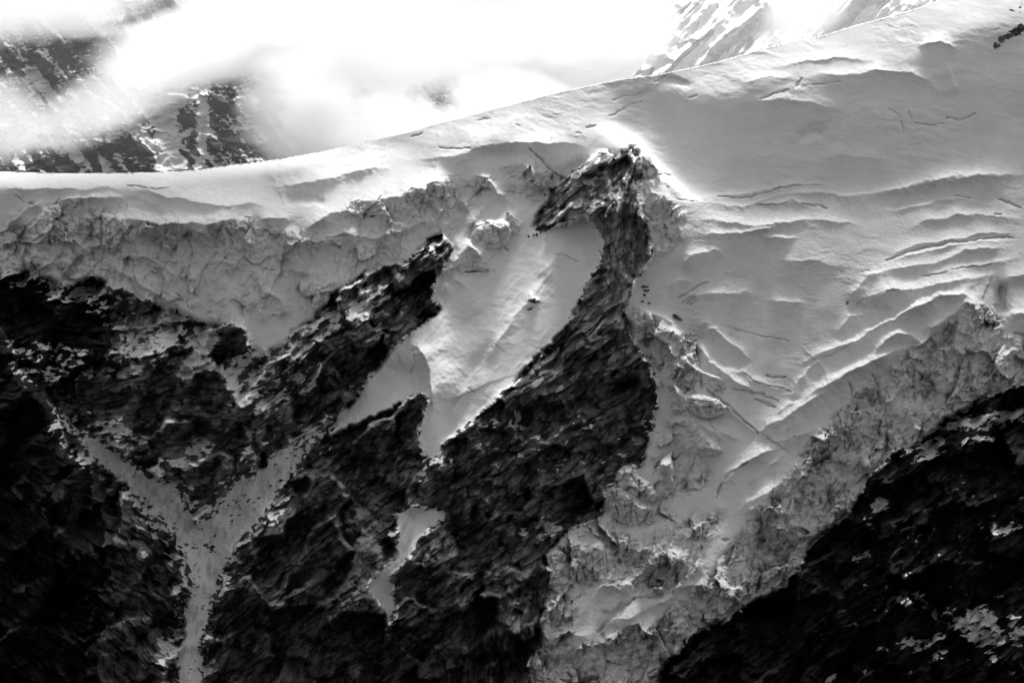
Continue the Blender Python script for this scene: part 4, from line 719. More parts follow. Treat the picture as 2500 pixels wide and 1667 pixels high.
# ------------------------------------------------------------------ materials
def mat_base(name):
    m = bpy.data.materials.new(name); m.use_nodes = True
    n = m.node_tree; n.nodes.clear()
    out = n.nodes.new('ShaderNodeOutputMaterial'); b = n.nodes.new('ShaderNodeBsdfPrincipled')
    n.links.new(b.outputs[0], out.inputs[0])
    return m, n, b
def ground_mat(name, snow_lo, snow_hi, rock_lo, rock_hi, bump=.5, bscale=.35):
    m, n, b = mat_base(name)
    L = n.links.new; N = n.nodes.new
    geo = N('ShaderNodeNewGeometry')
    at = N('ShaderNodeAttribute'); at.attribute_name = 'cover'
    n1 = N('ShaderNodeTexNoise'); n1.inputs['Scale'].default_value = .55; n1.inputs['Detail'].default_value = 4; L(geo.outputs['Position'], n1.inputs['Vector'])
    ad = N('ShaderNodeMath'); ad.operation = 'MULTIPLY_ADD'; ad.inputs[1].default_value = .16; L(n1.outputs[0], ad.inputs[0]); L(at.outputs['Fac'], ad.inputs[2])
    rp = N('ShaderNodeMapRange'); rp.inputs[1].default_value = .53; rp.inputs[2].default_value = .64; L(ad.outputs[0], rp.inputs[0])
    ab = N('ShaderNodeAttribute'); ab.attribute_name = 'bare_shade'
    tn = N('ShaderNodeAttribute'); tn.attribute_name = 'tone'
    n2 = N('ShaderNodeTexNoise'); n2.inputs['Scale'].default_value = .03; n2.inputs['Detail'].default_value = 9; n2.inputs['Roughness'].default_value = .65; L(geo.outputs['Position'], n2.inputs['Vector'])
    cs = N('ShaderNodeMapRange'); cs.inputs[1].default_value = .3; cs.inputs[2].default_value = .65; cs.inputs[3].default_value = snow_lo; cs.inputs[4].default_value = snow_hi; L(n2.outputs[0], cs.inputs[0])
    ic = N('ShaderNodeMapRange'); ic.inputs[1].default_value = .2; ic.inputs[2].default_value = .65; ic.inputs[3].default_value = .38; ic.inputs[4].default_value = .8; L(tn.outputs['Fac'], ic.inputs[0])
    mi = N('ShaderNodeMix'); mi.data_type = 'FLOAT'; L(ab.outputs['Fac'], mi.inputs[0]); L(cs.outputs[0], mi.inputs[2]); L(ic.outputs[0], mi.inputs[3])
    mp = N('ShaderNodeMapping'); mp.inputs['Scale'].default_value = (.5,.5,1.6); mp.inputs['Rotation'].default_value = (0, R(30), 0); L(geo.outputs['Position'], mp.inputs[0])
    n3 = N('ShaderNodeTexNoise'); n3.inputs['Scale'].default_value = .16; n3.inputs['Detail'].default_value = 8; n3.inputs['Roughness'].default_value = .7; L(mp.outputs[0], n3.inputs['Vector'])
    cr = N('ShaderNodeMapRange'); cr.inputs[1].default_value = .35; cr.inputs[2].default_value = .68; cr.inputs[3].default_value = rock_lo; cr.inputs[4].default_value = rock_hi; tm = N('ShaderNodeMath'); tm.operation = 'MULTIPLY_ADD'; tm.inputs[1].default_value = .6; L(tn.outputs['Fac'], tm.inputs[0])
    th = N('ShaderNodeMath'); th.operation = 'MULTIPLY'; th.inputs[1].default_value = .45; L(n3.outputs[0], th.inputs[0]); L(th.outputs[0], tm.inputs[2]); L(tm.outputs[0], cr.inputs[0])
    mx = N('ShaderNodeMix'); mx.data_type = 'FLOAT'; L(rp.outputs[0], mx.inputs[0]); L(cr.outputs[0], mx.inputs[2]); L(mi.outputs[0], mx.inputs[3])
    L(mx.outputs[0], b.inputs['Base Color'])
    b.inputs['Roughness'].default_value = .85; b.inputs['Specular IOR Level'].default_value = .15
    n4 = N('ShaderNodeTexNoise'); n4.inputs['Scale'].default_value = bscale; n4.inputs['Detail'].default_value = 6; n4.inputs['Roughness'].default_value = .65; L(geo.outputs['Position'], n4.inputs['Vector'])
    inv = N('ShaderNodeMapRange'); inv.inputs[3].default_value = 1.6; inv.inputs[4].default_value = bump; L(rp.outputs[0], inv.inputs[0])
    hm = N('ShaderNodeMath'); hm.operation = 'MULTIPLY'; L(n4.outputs[0], hm.inputs[0]); L(inv.outputs[0], hm.inputs[1])
    bp = N('ShaderNodeBump'); bp.inputs['Strength'].default_value = 1; bp.inputs['Distance'].default_value = 1.0; L(hm.outputs[0], bp.inputs['Height'])
    L(bp.outputs[0], b.inputs['Normal'])
    return m
MS = ground_mat('snow', .78, .87, .03, .09, .22, .6)
MI = ground_mat('glacier_ice', .62, .80, .03, .09, .9, .35)
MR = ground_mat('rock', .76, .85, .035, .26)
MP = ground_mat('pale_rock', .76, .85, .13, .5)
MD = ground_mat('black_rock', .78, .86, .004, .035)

# ------------------------------------------------------------------ cut the face into its parts
RX = np.array([p[0] for p in RIDGE]); RY = np.array([p[1] for p in RIDGE])
ridge = np.interp(US, RX, RY).astype(f4); ridge = box(ridge[None,:], 6, 1)[0]
ridge += (fbm(US[None,:], US[None,:]*0+3, 40, 3, 900)*1.1)[0]
over = np.maximum(ridge[None,:]-V, 0)
jr = np.clip(((ridge-VS[0])/G).astype(int)+1, 0, len(VS)-1)
zr = ZZ[jr, np.arange(len(US))][None,:]
VV = np.where(over > 0, ridge[None,:]+.7*np.maximum(over-G, 0), V)
ZW = np.where(over > 0, zr + 2.6*over, ZZ)
P3 = to_world(U.astype(np.float64), VV.astype(np.float64), ZW.astype(np.float64)).reshape(-1, 3)
NX, NY = len(US), len(VS)
idx = np.arange(NX*NY).reshape(NY, NX)
a = idx[:-1,:-1]; b_ = idx[1:,:-1]; c_ = idx[1:,1:]; d_ = idx[:-1,1:]
quads = np.stack([a, b_, c_, d_], -1).reshape(-1, 4)
cell_over = over[1:, :-1].reshape(-1)
cell_label = label[:-1,:-1].copy()
cell_label[(over[1:,:-1] > 0)] = 1
cell_label[(over[1:,:-1] > 0) & (U[:-1,:-1] < 1100)] = 2
cell_label = cell_label.reshape(-1)
ok = cell_over < 130
def sheet(name, m, P, q, att=None, parent=None, bare_shade=None, tn=None):
    used, inv = np.unique(q.reshape(-1), return_inverse=True)
    co_ = P[used].astype(f4); me = bpy.data.meshes.new(name)
    ctr = co_.mean(0) if parent is None else np.array(parent.location, f4)
    me.vertices.add(len(co_)); me.vertices.foreach_set('co', (co_-ctr).reshape(-1))
    nf = len(q); me.loops.add(nf*4); me.polygons.add(nf)
    me.loops.foreach_set('vertex_index', inv.astype(np.int32).reshape(-1))
    me.polygons.foreach_set('loop_start', np.arange(0, nf*4, 4, dtype=np.int32))
    me.polygons.foreach_set('loop_total', np.full(nf, 4, np.int32))
    me.polygons.foreach_set('use_smooth', np.ones(nf, bool))
    if att is not None:
        t = me.attributes.new('cover', 'FLOAT', 'POINT'); t.data.foreach_set('value', att.reshape(-1)[used].astype(f4))
    if bare_shade is not None:
        t = me.attributes.new('bare_shade', 'FLOAT', 'POINT'); t.data.foreach_set('value', bare_shade.reshape(-1)[used].astype(f4))
    t = me.attributes.new('tone', 'FLOAT', 'POINT'); t.data.foreach_set('value', (np.full(len(co_), .5, f4) if tn is None else tn.reshape(-1)[used].astype(f4)))
    me.update(calc_edges=True); me.materials.append(m)
    o = bpy.data.objects.new(name, me); C.objects.link(o)
    if parent: o.parent = parent
    else: o.location = ctr
    return o
def tag(o, label=None, cat=None, group=None, kind=None):
    if label: o['label'] = label
    if cat: o['category'] = cat
    if group: o['group'] = group
    if kind: o['kind'] = kind
    return o
cliffL = inside([(-400,600),(0,560),(80,525),(150,490),(230,480),(300,525),(400,545),(530,545),(620,545),(700,580),(790,592),(850,572),(930,582),(1010,556),(1060,560),(1150,600),(1000,900),(-400,900)], UL, VL)
cliffR = inside([(2700,790),(2500,800),(2400,800),(2350,745),(2260,790),(2200,850),(2050,930),(1960,1000),(1900,1080),(1870,1220),(1740,1380),(1620,1500),(1500,1560),(1300,1610),(1300,1750),(1700,1800),(2300,1100),(2700,1000)], UL, VL)
cell_cliff = ((cliffL | cliffR)[:-1,:-1].reshape(-1)) & ((cell_label == 2) | (cell_label == 3)) & (cell_over <= 0)
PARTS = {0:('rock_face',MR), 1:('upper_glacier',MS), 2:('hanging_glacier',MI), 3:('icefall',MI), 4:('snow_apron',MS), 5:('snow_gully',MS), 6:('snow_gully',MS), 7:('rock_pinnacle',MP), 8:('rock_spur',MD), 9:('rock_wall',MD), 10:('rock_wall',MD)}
FACE = {}
for k, (nm, mt) in PARTS.items():
    sel = ok & (cell_label == k) & ~cell_cliff
    if sel.any(): FACE[k] = sheet(nm, mt, P3, quads[sel], snow_f, None, BARE_SHADE, tone)
    sel = ok & (cell_label == k) & cell_cliff
    if sel.any(): sheet('ice_cliff', mt, P3, quads[sel], snow_f, FACE[k], BARE_SHADE, tone)
for k, o in FACE.items(): o['kind'] = 'structure'

# the mountain goes on beyond both sides and below the frame
def flank(side, mt):
    rows = np.arange(0, NY, 6); col = -1 if side > 0 else 0
    steps = np.concatenate([[0], np.cumsum(np.full(130, 12.0))])
    Uf = US[col] + side*steps[None,:] + 0*VV[rows, col][:,None]
    rise = -.42 if side > 0 else -.03
    Vf = VV[rows, col][:,None] + (rise*steps[None,:]*np.exp(-steps[None,:]/900.) if side > 0 else rise*steps[None,:])*smooth(1500, 200, V[rows, col])[:,None]
    Zf = ZW[rows, col][:,None] + .10*steps[None,:] + np.minimum(steps/40, 1)[None,:]*(fbm(Uf.astype(f4), Vf.astype(f4), 260, 4, 1500, .5, True)*30 + facet(Uf.astype(f4), Vf.astype(f4), 90, 40, R(40), 1510, .6))
    q = np.arange(len(rows)*len(steps)).reshape(len(rows), len(steps))
    Q = np.stack([q[:-1,:-1], q[1:,:-1], q[1:,1:], q[:-1,1:]], -1).reshape(-1, 4)
    if side < 0: Q = Q[:, ::-1]
    cov = snow_f[rows, col][:,None] + fbm(Uf.astype(f4), Vf.astype(f4), 60, 4, 1520)*.5*np.minimum(steps/60, 1)[None,:]
    keep = np.repeat(over[rows, col][1:] < 130, len(steps)-1)
    o = sheet('mountain_flank', mt, to_world(Uf.astype(float), Vf.astype(float), Zf.astype(float)).reshape(-1,3), Q[keep], cov.astype(f4), None, np.zeros(Uf.shape, f4)); o['kind'] = 'structure'
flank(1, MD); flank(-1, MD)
cs_ = np.arange(0, NX, 6); stp = np.arange(0, 1600, 14.0)[:,None]
Ub = US[cs_][None,:] + 0*stp; Vb = VS[-1] + stp + 0*US[cs_][None,:]
Zb = ZZ[-1, cs_][None,:] - .45*stp + np.minimum(stp/60, 1)*(fbm(Ub.astype(f4), Vb.astype(f4), 260, 4, 1530, .5, True)*40 + facet(Ub.astype(f4), Vb.astype(f4), 90, 40, R(40), 1540, .6))
qb = np.arange(Ub.size).reshape(Ub.shape); Qb = np.stack([qb[:-1,:-1], qb[1:,:-1], qb[1:,1:], qb[:-1,1:]], -1).reshape(-1, 4)
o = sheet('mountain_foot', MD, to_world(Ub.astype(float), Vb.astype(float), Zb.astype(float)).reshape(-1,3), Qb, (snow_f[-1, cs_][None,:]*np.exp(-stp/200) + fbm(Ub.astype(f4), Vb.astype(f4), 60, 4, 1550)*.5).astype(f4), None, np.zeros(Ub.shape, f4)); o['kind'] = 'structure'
# ------------------------------------------------------------------ mountains behind the glacier
def gline(X, Y, pts, w):
    """soft strip round a traced line; w may change from start to end"""
    P = np.asarray(pts, np.float64); best = np.zeros(X.shape, f4)
    n = len(P)-1
    for k in range(n):
        ax, ay = P[k]; dx, dy = P[k+1]-P[k]; l2 = dx*dx+dy*dy+1e-9
        t = np.clip(((X-ax)*dx+(Y-ay)*dy)/l2, 0, 1); d = np.hypot(X-ax-t*dx, Y-ay-t*dy)
        ww = w[0]+(w[1]-w[0])*(k+t)/n
        best = np.maximum(best, np.exp(-(d/ww)**2))
    return best
def far_face(name, mat, u0, u1, v0, v1, zc, sl, su, ang, seed, top, gullies, dens, amp=26, g=2.4, stretch=3.0, ribs=(), wp=5, lowd=0., diag=0.):
    us = np.arange(u0, u1, g, dtype=f4); vs = np.arange(v0, v1, g, dtype=f4)
    X, Y = np.meshgrid(us, vs)
    wx_ = fbm(X, Y, 60, 3, seed)*wp; wy_ = fbm(X, Y, 60, 3, seed+3)*wp
    ca, sa = math.cos(ang), math.sin(ang)
    p = (X+wx_)*ca-(Y+wy_)*sa; q = (X+wx_)*sa+(Y+wy_)*ca
    z = zc + (v1-Y)*sl + (X-u0)*su
    z = z - fbm(X, Y, 170, 4, seed+5, .5, True)*amp - fbm(p/stretch, q, 26, 5, seed+7, .55, True)*amp*.28
    z -= facet(X+wx_, Y+wy_, 60, 16, ang, seed+8, .5)
    snow_ = np.full(X.shape, dens, f4) + diag*fbm((X*.64+Y*.77)/6, (-X*.77+Y*.64), 22, 4, seed+40, .6) + fbm(p/stretch, q, 6, 4, seed+9, .7)*.34 + fbm(p/2, q, 46, 3, seed+10)*.26 + lowd*smooth(330, 460, Y)
    for pts, w, d in gullies:
        m = gline(X+wx_*1.3, Y+wy_*1.3, pts, w); snow_ += m*d; z += m*8*np.sign(d)
    for pts, w, h in ribs:
        z -= h*gline(X+wx_, Y+wy_, pts, w)
    tp = np.interp(us, [t[0] for t in top], [t[1] for t in top])[None,:] + fbm(us[None,:], us[None,:]*0, 60, 4, seed+12)*14
    ov = np.maximum(tp-Y, 0)
    P = to_world(X.astype(float), np.where(ov > 0, tp+.5*ov, Y).astype(float), (z+ov*2.5).astype(float)).reshape(-1,3)
    ny_, nx_ = X.shape; ii = np.arange(nx_*ny_).reshape(ny_, nx_)
    q_ = np.stack([ii[:-1,:-1], ii[1:,:-1], ii[1:,1:], ii[:-1,1:]], -1).reshape(-1,4)
    keep = (ov[1:,:-1].reshape(-1) < 260)
    o = sheet(name, mat, P, q_[keep], snow_); o['kind'] = 'structure'; return o
MF = ground_mat('far_rock', .60, .72, .012, .06)
left_g = [(Z('a',(205,400),(290,540),(370,650),(400,800),(470,980)), (9,14), .9), (Z('a',(1000,560),(940,700),(965,860),(980,1010)), (26,22), 1.2),
          (Z('a',(1150,520),(1180,740),(1160,900),(1140,1000)), (14,9), .9), (Z('a',(600,380),(760,560),(900,700)), (5,8), .8), (Z('a',(500,520),(700,640),(820,800),(930,930)), (4,6), .7),
          (Z('a',(550,830),(590,920),(620,1010)), (4,12), .8), (Z('a',(280,560),(330,640),(420,610)), (8,5), .6), (Z('a',(640,780),(760,740),(880,720)), (5,4), .5), (Z('a',(380,880),(300,820),(200,850)), (10,6), .4),
          (Z('a',(1000,800),(1100,740),(1250,760),(1500,720)), (5,5), .4), (Z('a',(1000,960),(1060,930)), (14,8), .7), (Z('a',(560,870),(700,840),(900,880)), (14,10), -.7), (Z('a',(250,680),(350,690)), (12,12), -.8),
          (Z('a',(200,950),(450,960)), (10,10), -.5), (Z('a',(1030,700),(1120,780)), (10,12), -.3)]
far_l = far_face('far_mountain', MF, -1300, 1250, -200, 900, 6820, 1.0, .0, R(4), 1200,
    [(-1300,250),(-500,150),(0,60),(200,-40),(330,-60),(420,0),(560,60),(680,200),(760,280),(810,240),(900,220),(960,270),(1020,190),(1110,180),(1160,250),(1250,340)], left_g, .36, lowd=-.12, diag=.5)
right_g = [(Z('c',(100,450),(300,250),(560,0),(700,-150)), (10,16), .9), (Z('c',(180,440),(400,240),(620,0),(760,-150)), (10,14), .8), (Z('c',(400,400),(620,190),(800,0)), (12,20), .9),
           (Z('c',(280,430),(420,300),(560,180)), (6,8), -.9), (Z('c',(130,440),(260,290),(340,200)), (4,6), -.6), (Z('c',(520,370),(600,270),(700,200),(860,110)), (10,26), -.85), (Z('c',(560,290),(620,260)), (10,12), -.8),
           (Z('c',(1250,150),(1400,30),(1560,-60)), (20,30), -.55), (Z('c',(1500,110),(1640,10)), (10,12), .8)]
far_r = far_face('far_mountain', MF, 1480, 3300, -420, 700, 5000, 1.5, .35, R(47), 1300,
    [(1480,260),(1560,170),(1620,60),(1680,-60),(1900,-240),(2300,-390),(2700,-400)], right_g, .66, amp=30, stretch=34.0, wp=1.5,
    ribs=[(Z('c',(100,470),(340,200),(620,-60)), (16,26), 40), (Z('c',(270,440),(460,260),(760,-60)), (12,20), 34), (Z('c',(510,380),(620,240),(900,60)), (14,40), 34), (Z('c',(1200,170),(1420,20)), (30,40), 26)])
far_m = far_face('far_mountain', MF, 1170, 1640, 60, 700, 6056, 1.6, -.1, R(-48), 1400,
    [(1170,330),(1200,205),(1230,190),(1290,215),(1350,260),(1640,330)], [(Z('b',(1250,430),(1350,500),(1430,560)), (10,12), -.8), (Z('b',(1330,460),(1450,540)), (5,6), .6)], .85, amp=16, stretch=14.0, wp=1.5)

# ------------------------------------------------------------------ clouds
def cloud_mat(name, dens, lo, hi, scale, stretch=(1,1,1), aniso=.35):
    m = bpy.data.materials.new(name); m.use_nodes = True; n = m.node_tree; n.nodes.clear(); N = n.nodes.new; L = n.links.new
    out = N('ShaderNodeOutputMaterial'); v = N('ShaderNodeVolumePrincipled'); L(v.outputs[0], out.inputs['Volume'])
    v.inputs['Color'].default_value = (.93,.93,.93,1); v.inputs['Anisotropy'].default_value = aniso
    tc = N('ShaderNodeTexCoord'); ln = N('ShaderNodeVectorMath'); ln.operation = 'LENGTH'; L(tc.outputs['Object'], ln.inputs[0])
    geo = N('ShaderNodeNewGeometry'); mp = N('ShaderNodeMapping'); mp.inputs['Scale'].default_value = stretch; L(geo.outputs['Position'], mp.inputs[0])
    ns = N('ShaderNodeTexNoise'); ns.inputs['Scale'].default_value = scale; ns.inputs['Detail'].default_value = 6; ns.inputs['Roughness'].default_value = .66; ns.inputs['Distortion'].default_value = .6
    L(mp.outputs[0], ns.inputs['Vector'])
    fall = N('ShaderNodeMapRange'); fall.inputs[1].default_value = 1.0; fall.inputs[2].default_value = .42; fall.inputs[3].default_value = -.40; fall.inputs[4].default_value = .30; L(ln.outputs['Value'], fall.inputs[0])
    ad = N('ShaderNodeMath'); ad.operation = 'ADD'; L(fall.outputs[0], ad.inputs[0]); L(ns.outputs[0], ad.inputs[1])
    mr = N('ShaderNodeMapRange'); mr.inputs[1].default_value = lo; mr.inputs[2].default_value = hi; mr.inputs[3].default_value = 0; mr.inputs[4].default_value = dens; L(ad.outputs[0], mr.inputs[0])
    L(mr.outputs[0], v.inputs['Density'])
    return m
def ball():
    me = bpy.data.meshes.new('cloud'); bm = bmesh.new(); bmesh.ops.create_icosphere(bm, subdivisions=3, radius=1); bm.to_mesh(me); bm.free(); return me
import bmesh
MC_thick = cloud_mat('cloud_thick', .014, .46, .72, .0125, (.8,1,1.5), .78)
MC_veil = cloud_mat('cloud_veil', .006, .44, .78, .012, (.8,1,1.6), .6)
def cloud(u, v, z, ru, rv, rz, mat, tilt=0, label=''):
    me = ball(); me.materials.append(mat)
    o = bpy.data.objects.new('cloud', me); C.objects.link(o)
    k = 1+z*PX/D0
    o.location = to_world(float(u), float(v), float(z)); o.scale = (ru*PX*k, rz*PX, rv*PX*k); o.rotation_euler = (PITCH, R(tilt), 0)
    o['kind'] = 'stuff'; o['label'] = label; o['category'] = 'cloud'; o['group'] = 'clouds drifting behind the glacier ridge'
    return o
CL = [(0,-20,4200,620,190,420,MC_thick,0,'thick white cloud above the dark far mountain at upper left'),
      (760,20,4300,560,260,420,MC_thick,-8,'broad white cloud hiding the far summits left of centre'),
      (730,270,3950,230,230,360,MC_thick,30,'drifting cloud tongue at the right end of the dark far wall'),
      (960,330,3900,400,170,360,MC_thick,12,'dense white cloud low against the ridge beside the dark rock wall'),
      (1000,110,4600,520,220,360,MC_thick,0,'pale cloud bank over the faint grey mountain patches'),
      (1400,60,4300,380,190,360,MC_thick,0,'bright cloud bank left of the streaked snow ribs'),
      (-20,290,4300,210,170,500,MC_veil,10,'thin veil crossing the far rock wall at the left edge'),
      (300,230,4300,460,120,500,MC_veil,-26,'thin slanting veil across the snow couloirs'),
      (500,110,4100,420,150,500,MC_thick,-10,'ragged cloud edge above the widest couloir'),
      (1960,30,3600,190,120,400,MC_veil,-30,'soft cloud spilling over the snow ribs at upper right'),
      (1540,40,3700,150,190,400,MC_thick,-35,'cloud rolling down the left side of the streaked ribs'),
      (1250,250,3900,260,120,500,MC_veil,0,'mist lying behind the crest of the glacier')]
for c in CL: cloud(*c)
mm_ = bpy.data.materials.new('mist'); mm_.use_nodes = True; n_ = mm_.node_tree; n_.nodes.clear()
o_ = n_.nodes.new('ShaderNodeOutputMaterial'); v_ = n_.nodes.new('ShaderNodeVolumePrincipled'); n_.links.new(v_.outputs[0], o_.inputs['Volume'])
v_.inputs['Color'].default_value = (.99,.99,.99,1); v_.inputs['Density'].default_value = .0008; v_.inputs['Anisotropy'].default_value = .35
cloud(1900,-40,3500,640,420,450,mm_,0,'even mist in front of the streaked snow ribs')
mv_ = mm_.copy(); mv_.node_tree.nodes['Principled Volume'].inputs['Density'].default_value = .00012
cloud(450,100,4300,900,420,600,mv_,0,'even mist in front of the dark far wall')
# ------------------------------------------------------------------ added unseen clouds high over the valley, placed to shade the lower face
sd = np.array([math.sin(SUN_AZ)*math.cos(SUN_EL), math.cos(SUN_AZ)*math.cos(SUN_EL), math.sin(SUN_EL)])
def shade_cloud(u, v, z, dist, sx, sy, szz, dens, label, seed):
    me = bpy.data.meshes.new('cloud'); bm = bmesh.new(); bmesh.ops.create_icosphere(bm, subdivisions=5, radius=1)
    for vv in bm.verts:
        p = np.array(vv.co); n_ = float(perlin(np.array([p[0]*2.2+seed]), np.array([p[1]*2.2+p[2]]), seed)[0]) + .5*float(perlin(np.array([p[0]*5+seed]), np.array([p[1]*5+p[2]*2]), seed+1)[0])
        vv.co = vv.co*(1+.22*n_)
    bm.to_mesh(me); bm.free()
    for pl in me.polygons: pl.use_smooth = True
    m = bpy.data.materials.new('shade_cloud_grey'); m.use_nodes = True; n = m.node_tree; n.nodes.clear()
    out = n.nodes.new('ShaderNodeOutputMaterial'); vs_ = n.nodes.new('ShaderNodeVolumePrincipled'); n.links.new(vs_.outputs[0], out.inputs['Volume'])
    vs_.inputs['Color'].default_value = (.9,.9,.9,1); vs_.inputs['Density'].default_value = dens
    me.materials.append(m); o = bpy.data.objects.new('cloud', me); C.objects.link(o)
    base = to_world(float(u), float(v), float(z)); o.location = base + sd*dist
    o.scale = (sx, sy, szz)
    o['kind'] = 'stuff'; o['category'] = 'cloud'; o['label'] = label; o['group'] = 'added unseen clouds shading the lower face'
shade_cloud(450, 2180, -900, 1700, 800, 180, 110, .010, 'added unseen grey cloud shading the lower face on the left', 3)
shade_cloud(2350, 2120, -900, 1700, 620, 190, 110, .010, 'added unseen grey cloud shading the lower face on the right', 8)
shade_cloud(-330, 1700, -900, 1750, 300, 150, 110, .009, 'added unseen grey cloud shading the far left of the face', 5)
# ------------------------------------------------------------------ single blocks of ice and stone standing on the face
def zat(u, v):
    i = int(np.clip((u-US[0])/G, 0, NX-1)); j = int(np.clip((v-VS[0])/G, 0, NY-1)); return float(ZZ[j, i])
def block(name, outline, thick, mat, label, cat, group=None, seed=1, step=1.5, crest=(), cracks=(), rnd=.4, fac=.6, zoff=1, lean=.28, cover=1.0, bare_shade=.7, kind=None):
    """a closed lump with the traced outline, thick pixels deep, faceted front and back"""
    P = np.asarray(outline, np.float64)
    x0, y0 = P.min(0)-3; x1, y1 = P.max(0)+3
    xs = np.arange(x0, x1, step, dtype=f4); ys = np.arange(y0, y1, step, dtype=f4); X, Y = np.meshgrid(xs, ys)
    XW = X+fbm(X, Y, 9, 3, seed)*1.3; YW = Y+fbm(X, Y, 9, 3, seed+1)*1.3
    ins = inside(outline, XW, YW)
    d = np.full(X.shape, 1e9, f4); n = len(P)
    for k in range(n):
        ax, ay = P[k]; dx, dy = P[(k+1) % n]-P[k]; t = np.clip(((XW-ax)*dx+(YW-ay)*dy)/(dx*dx+dy*dy+1e-9), 0, 1)
        d = np.minimum(d, np.hypot(XW-ax-t*dx, YW-ay-t*dy))
    wmax = max(1.0, float(d[ins].max()) if ins.any() else 1)
    q = np.where(ins, np.clip(d/wmax, 0, 1), 0)
    prof = q**rnd
    # stand on the face: base depth follows the ground along the outline
    # the foot of the lump rests on the ground; its front stands steeper than the slope behind it
    ib = np.argsort(-P[:,1])[:3]; vb = P[ib,1].mean(); z0 = np.mean([zat(P[m,0], P[m,1]+2) for m in ib])
    uc = P[:,0].mean(); wd_ = max(4, np.ptp(P[:,0])*.5)
    gl = (zat(uc+wd_, vb-np.ptp(P[:,1])*.4)-zat(uc-wd_, vb-np.ptp(P[:,1])*.4))/(2*wd_)
    z = z0 + lean*(vb-Y) + np.clip(gl, -.25, .25)*(X-P[ib,0].mean()) + zoff
    rel = facet(XW, YW, wmax*1.4, wmax*.9, R(70), seed+3, fac) + facet(XW, YW, max(6, wmax*.5), max(4, wmax*.35), R(20), seed+5, fac) + fbm(XW, YW, 9, 3, seed+7, .6)*.8
    for pts, h, wa, wb in crest:
        Q = np.asarray(pts, np.float64); bd = np.full(X.shape, 1e9, f4); bs = np.ones(X.shape, f4)
        for k in range(len(Q)-1):
            ax, ay = Q[k]; dx, dy = Q[k+1]-Q[k]; t = np.clip(((XW-ax)*dx+(YW-ay)*dy)/(dx*dx+dy*dy+1e-9), 0, 1)
            qx = XW-ax-t*dx; qy = YW-ay-t*dy; dd = np.hypot(qx, qy); m = dd < bd; bd = np.where(m, dd, bd); bs = np.where(m, dx*qy-dy*qx, bs)
        rel = rel - h*np.exp(-bd/np.where(bs < 0, wa, wb))
    for pts, wd, dp in cracks:
        rel = rel + dp*gline(XW, YW, pts, (wd, wd*.7))
    front = z - thick*.55*prof + rel*np.minimum(q*3, 1); back = z + (thick*.9 + .5*np.ptp(P[:,1]))*prof
    ny_, nx_ = X.shape; ii = np.arange(nx_*ny_).reshape(ny_, nx_)
    cell = ins[:-1,:-1] | ins[1:,:-1] | ins[1:,1:] | ins[:-1,1:]
    P1 = to_world(X.astype(float), Y.astype(float), front.astype(float)).reshape(-1,3); P2 = to_world(X.astype(float), Y.astype(float), back.astype(float)).reshape(-1,3)
    edge = (~ins).reshape(-1); P2[edge] = P1[edge]
    Q1 = np.stack([ii[:-1,:-1], ii[1:,:-1], ii[1:,1:], ii[:-1,1:]], -1)[cell]
    Q2 = Q1[:, ::-1] + nx_*ny_
    allP = np.concatenate([P1, P2]); sh = (2*ny_, nx_)
    cv = np.full(allP.shape[0], cover, f4); br = np.full(allP.shape[0], bare_shade, f4)
    tn_ = np.clip(.5+.5*fbm(np.tile(X.reshape(-1), 2), np.tile(Y.reshape(-1)*1.5, 2), 16, 4, seed+9, .6), 0, 1)
    o = sheet(name, mat, allP, np.concatenate([Q1, Q2]), cv, None, br, tn_)
    tag(o, label, cat, group, kind)
    return o
def oval(u, v, w, h, seed, n=11):
    r = np.random.default_rng(seed); a = np.sort(r.uniform(0, 2*math.pi, n)); k = r.uniform(.72, 1.1, n)
    return [(u+w*.5*math.cos(t)*s, v+h*.5*math.sin(t)*s) for t, s in zip(a, k)]
GS = 'seracs of the icefall'
block('serac', Z('F',(30,790),(45,770),(80,765),(85,740),(110,740),(130,755),(163,752),(163,728),(180,718),(200,725),(205,745),(195,757),(215,790),(245,830),(300,870),(350,900),(390,960),(440,1010),(420,1050),(350,1090),(240,1075),(130,1010),(60,960),(35,900)), 26, MI,
      'tall cracked serac with a round knob on top beside the dark rock wall', 'serac', GS, 21, crest=[(Z('F',(60,780),(150,800),(240,840),(330,950),(380,1050)), 12, 14, 16)], cracks=[(Z('F',(235,870),(240,1050)), 1.8, 14), (Z('F',(160,820),(215,910)), 1.6, 9), (Z('F',(350,1040),(380,1000)), 1.4, 7)])
block('serac', Z('h',(1705,450),(1750,442),(1800,448),(1850,475),(1900,520),(1940,545),(1980,572),(1950,590),(1920,620),(1930,640),(1880,668),(1800,640),(1740,612),(1707,580),(1702,520)), 28, MI,
      'broad serac split by long vertical cracks, just below the knobbed serac', 'serac', GS, 25, crest=[(Z('h',(1710,450),(1800,460),(1880,530),(1930,600)), 12, 10, 22)], cracks=[(Z('h',(1752,470),(1765,530),(1785,600),(1783,640)), 2.2, 14), (Z('h',(1858,580),(1855,655)), 1.8, 11), (Z('h',(1890,590),(1895,655)), 1.6, 10), (Z('h',(1820,560),(1850,540)), 1.3, 6)])
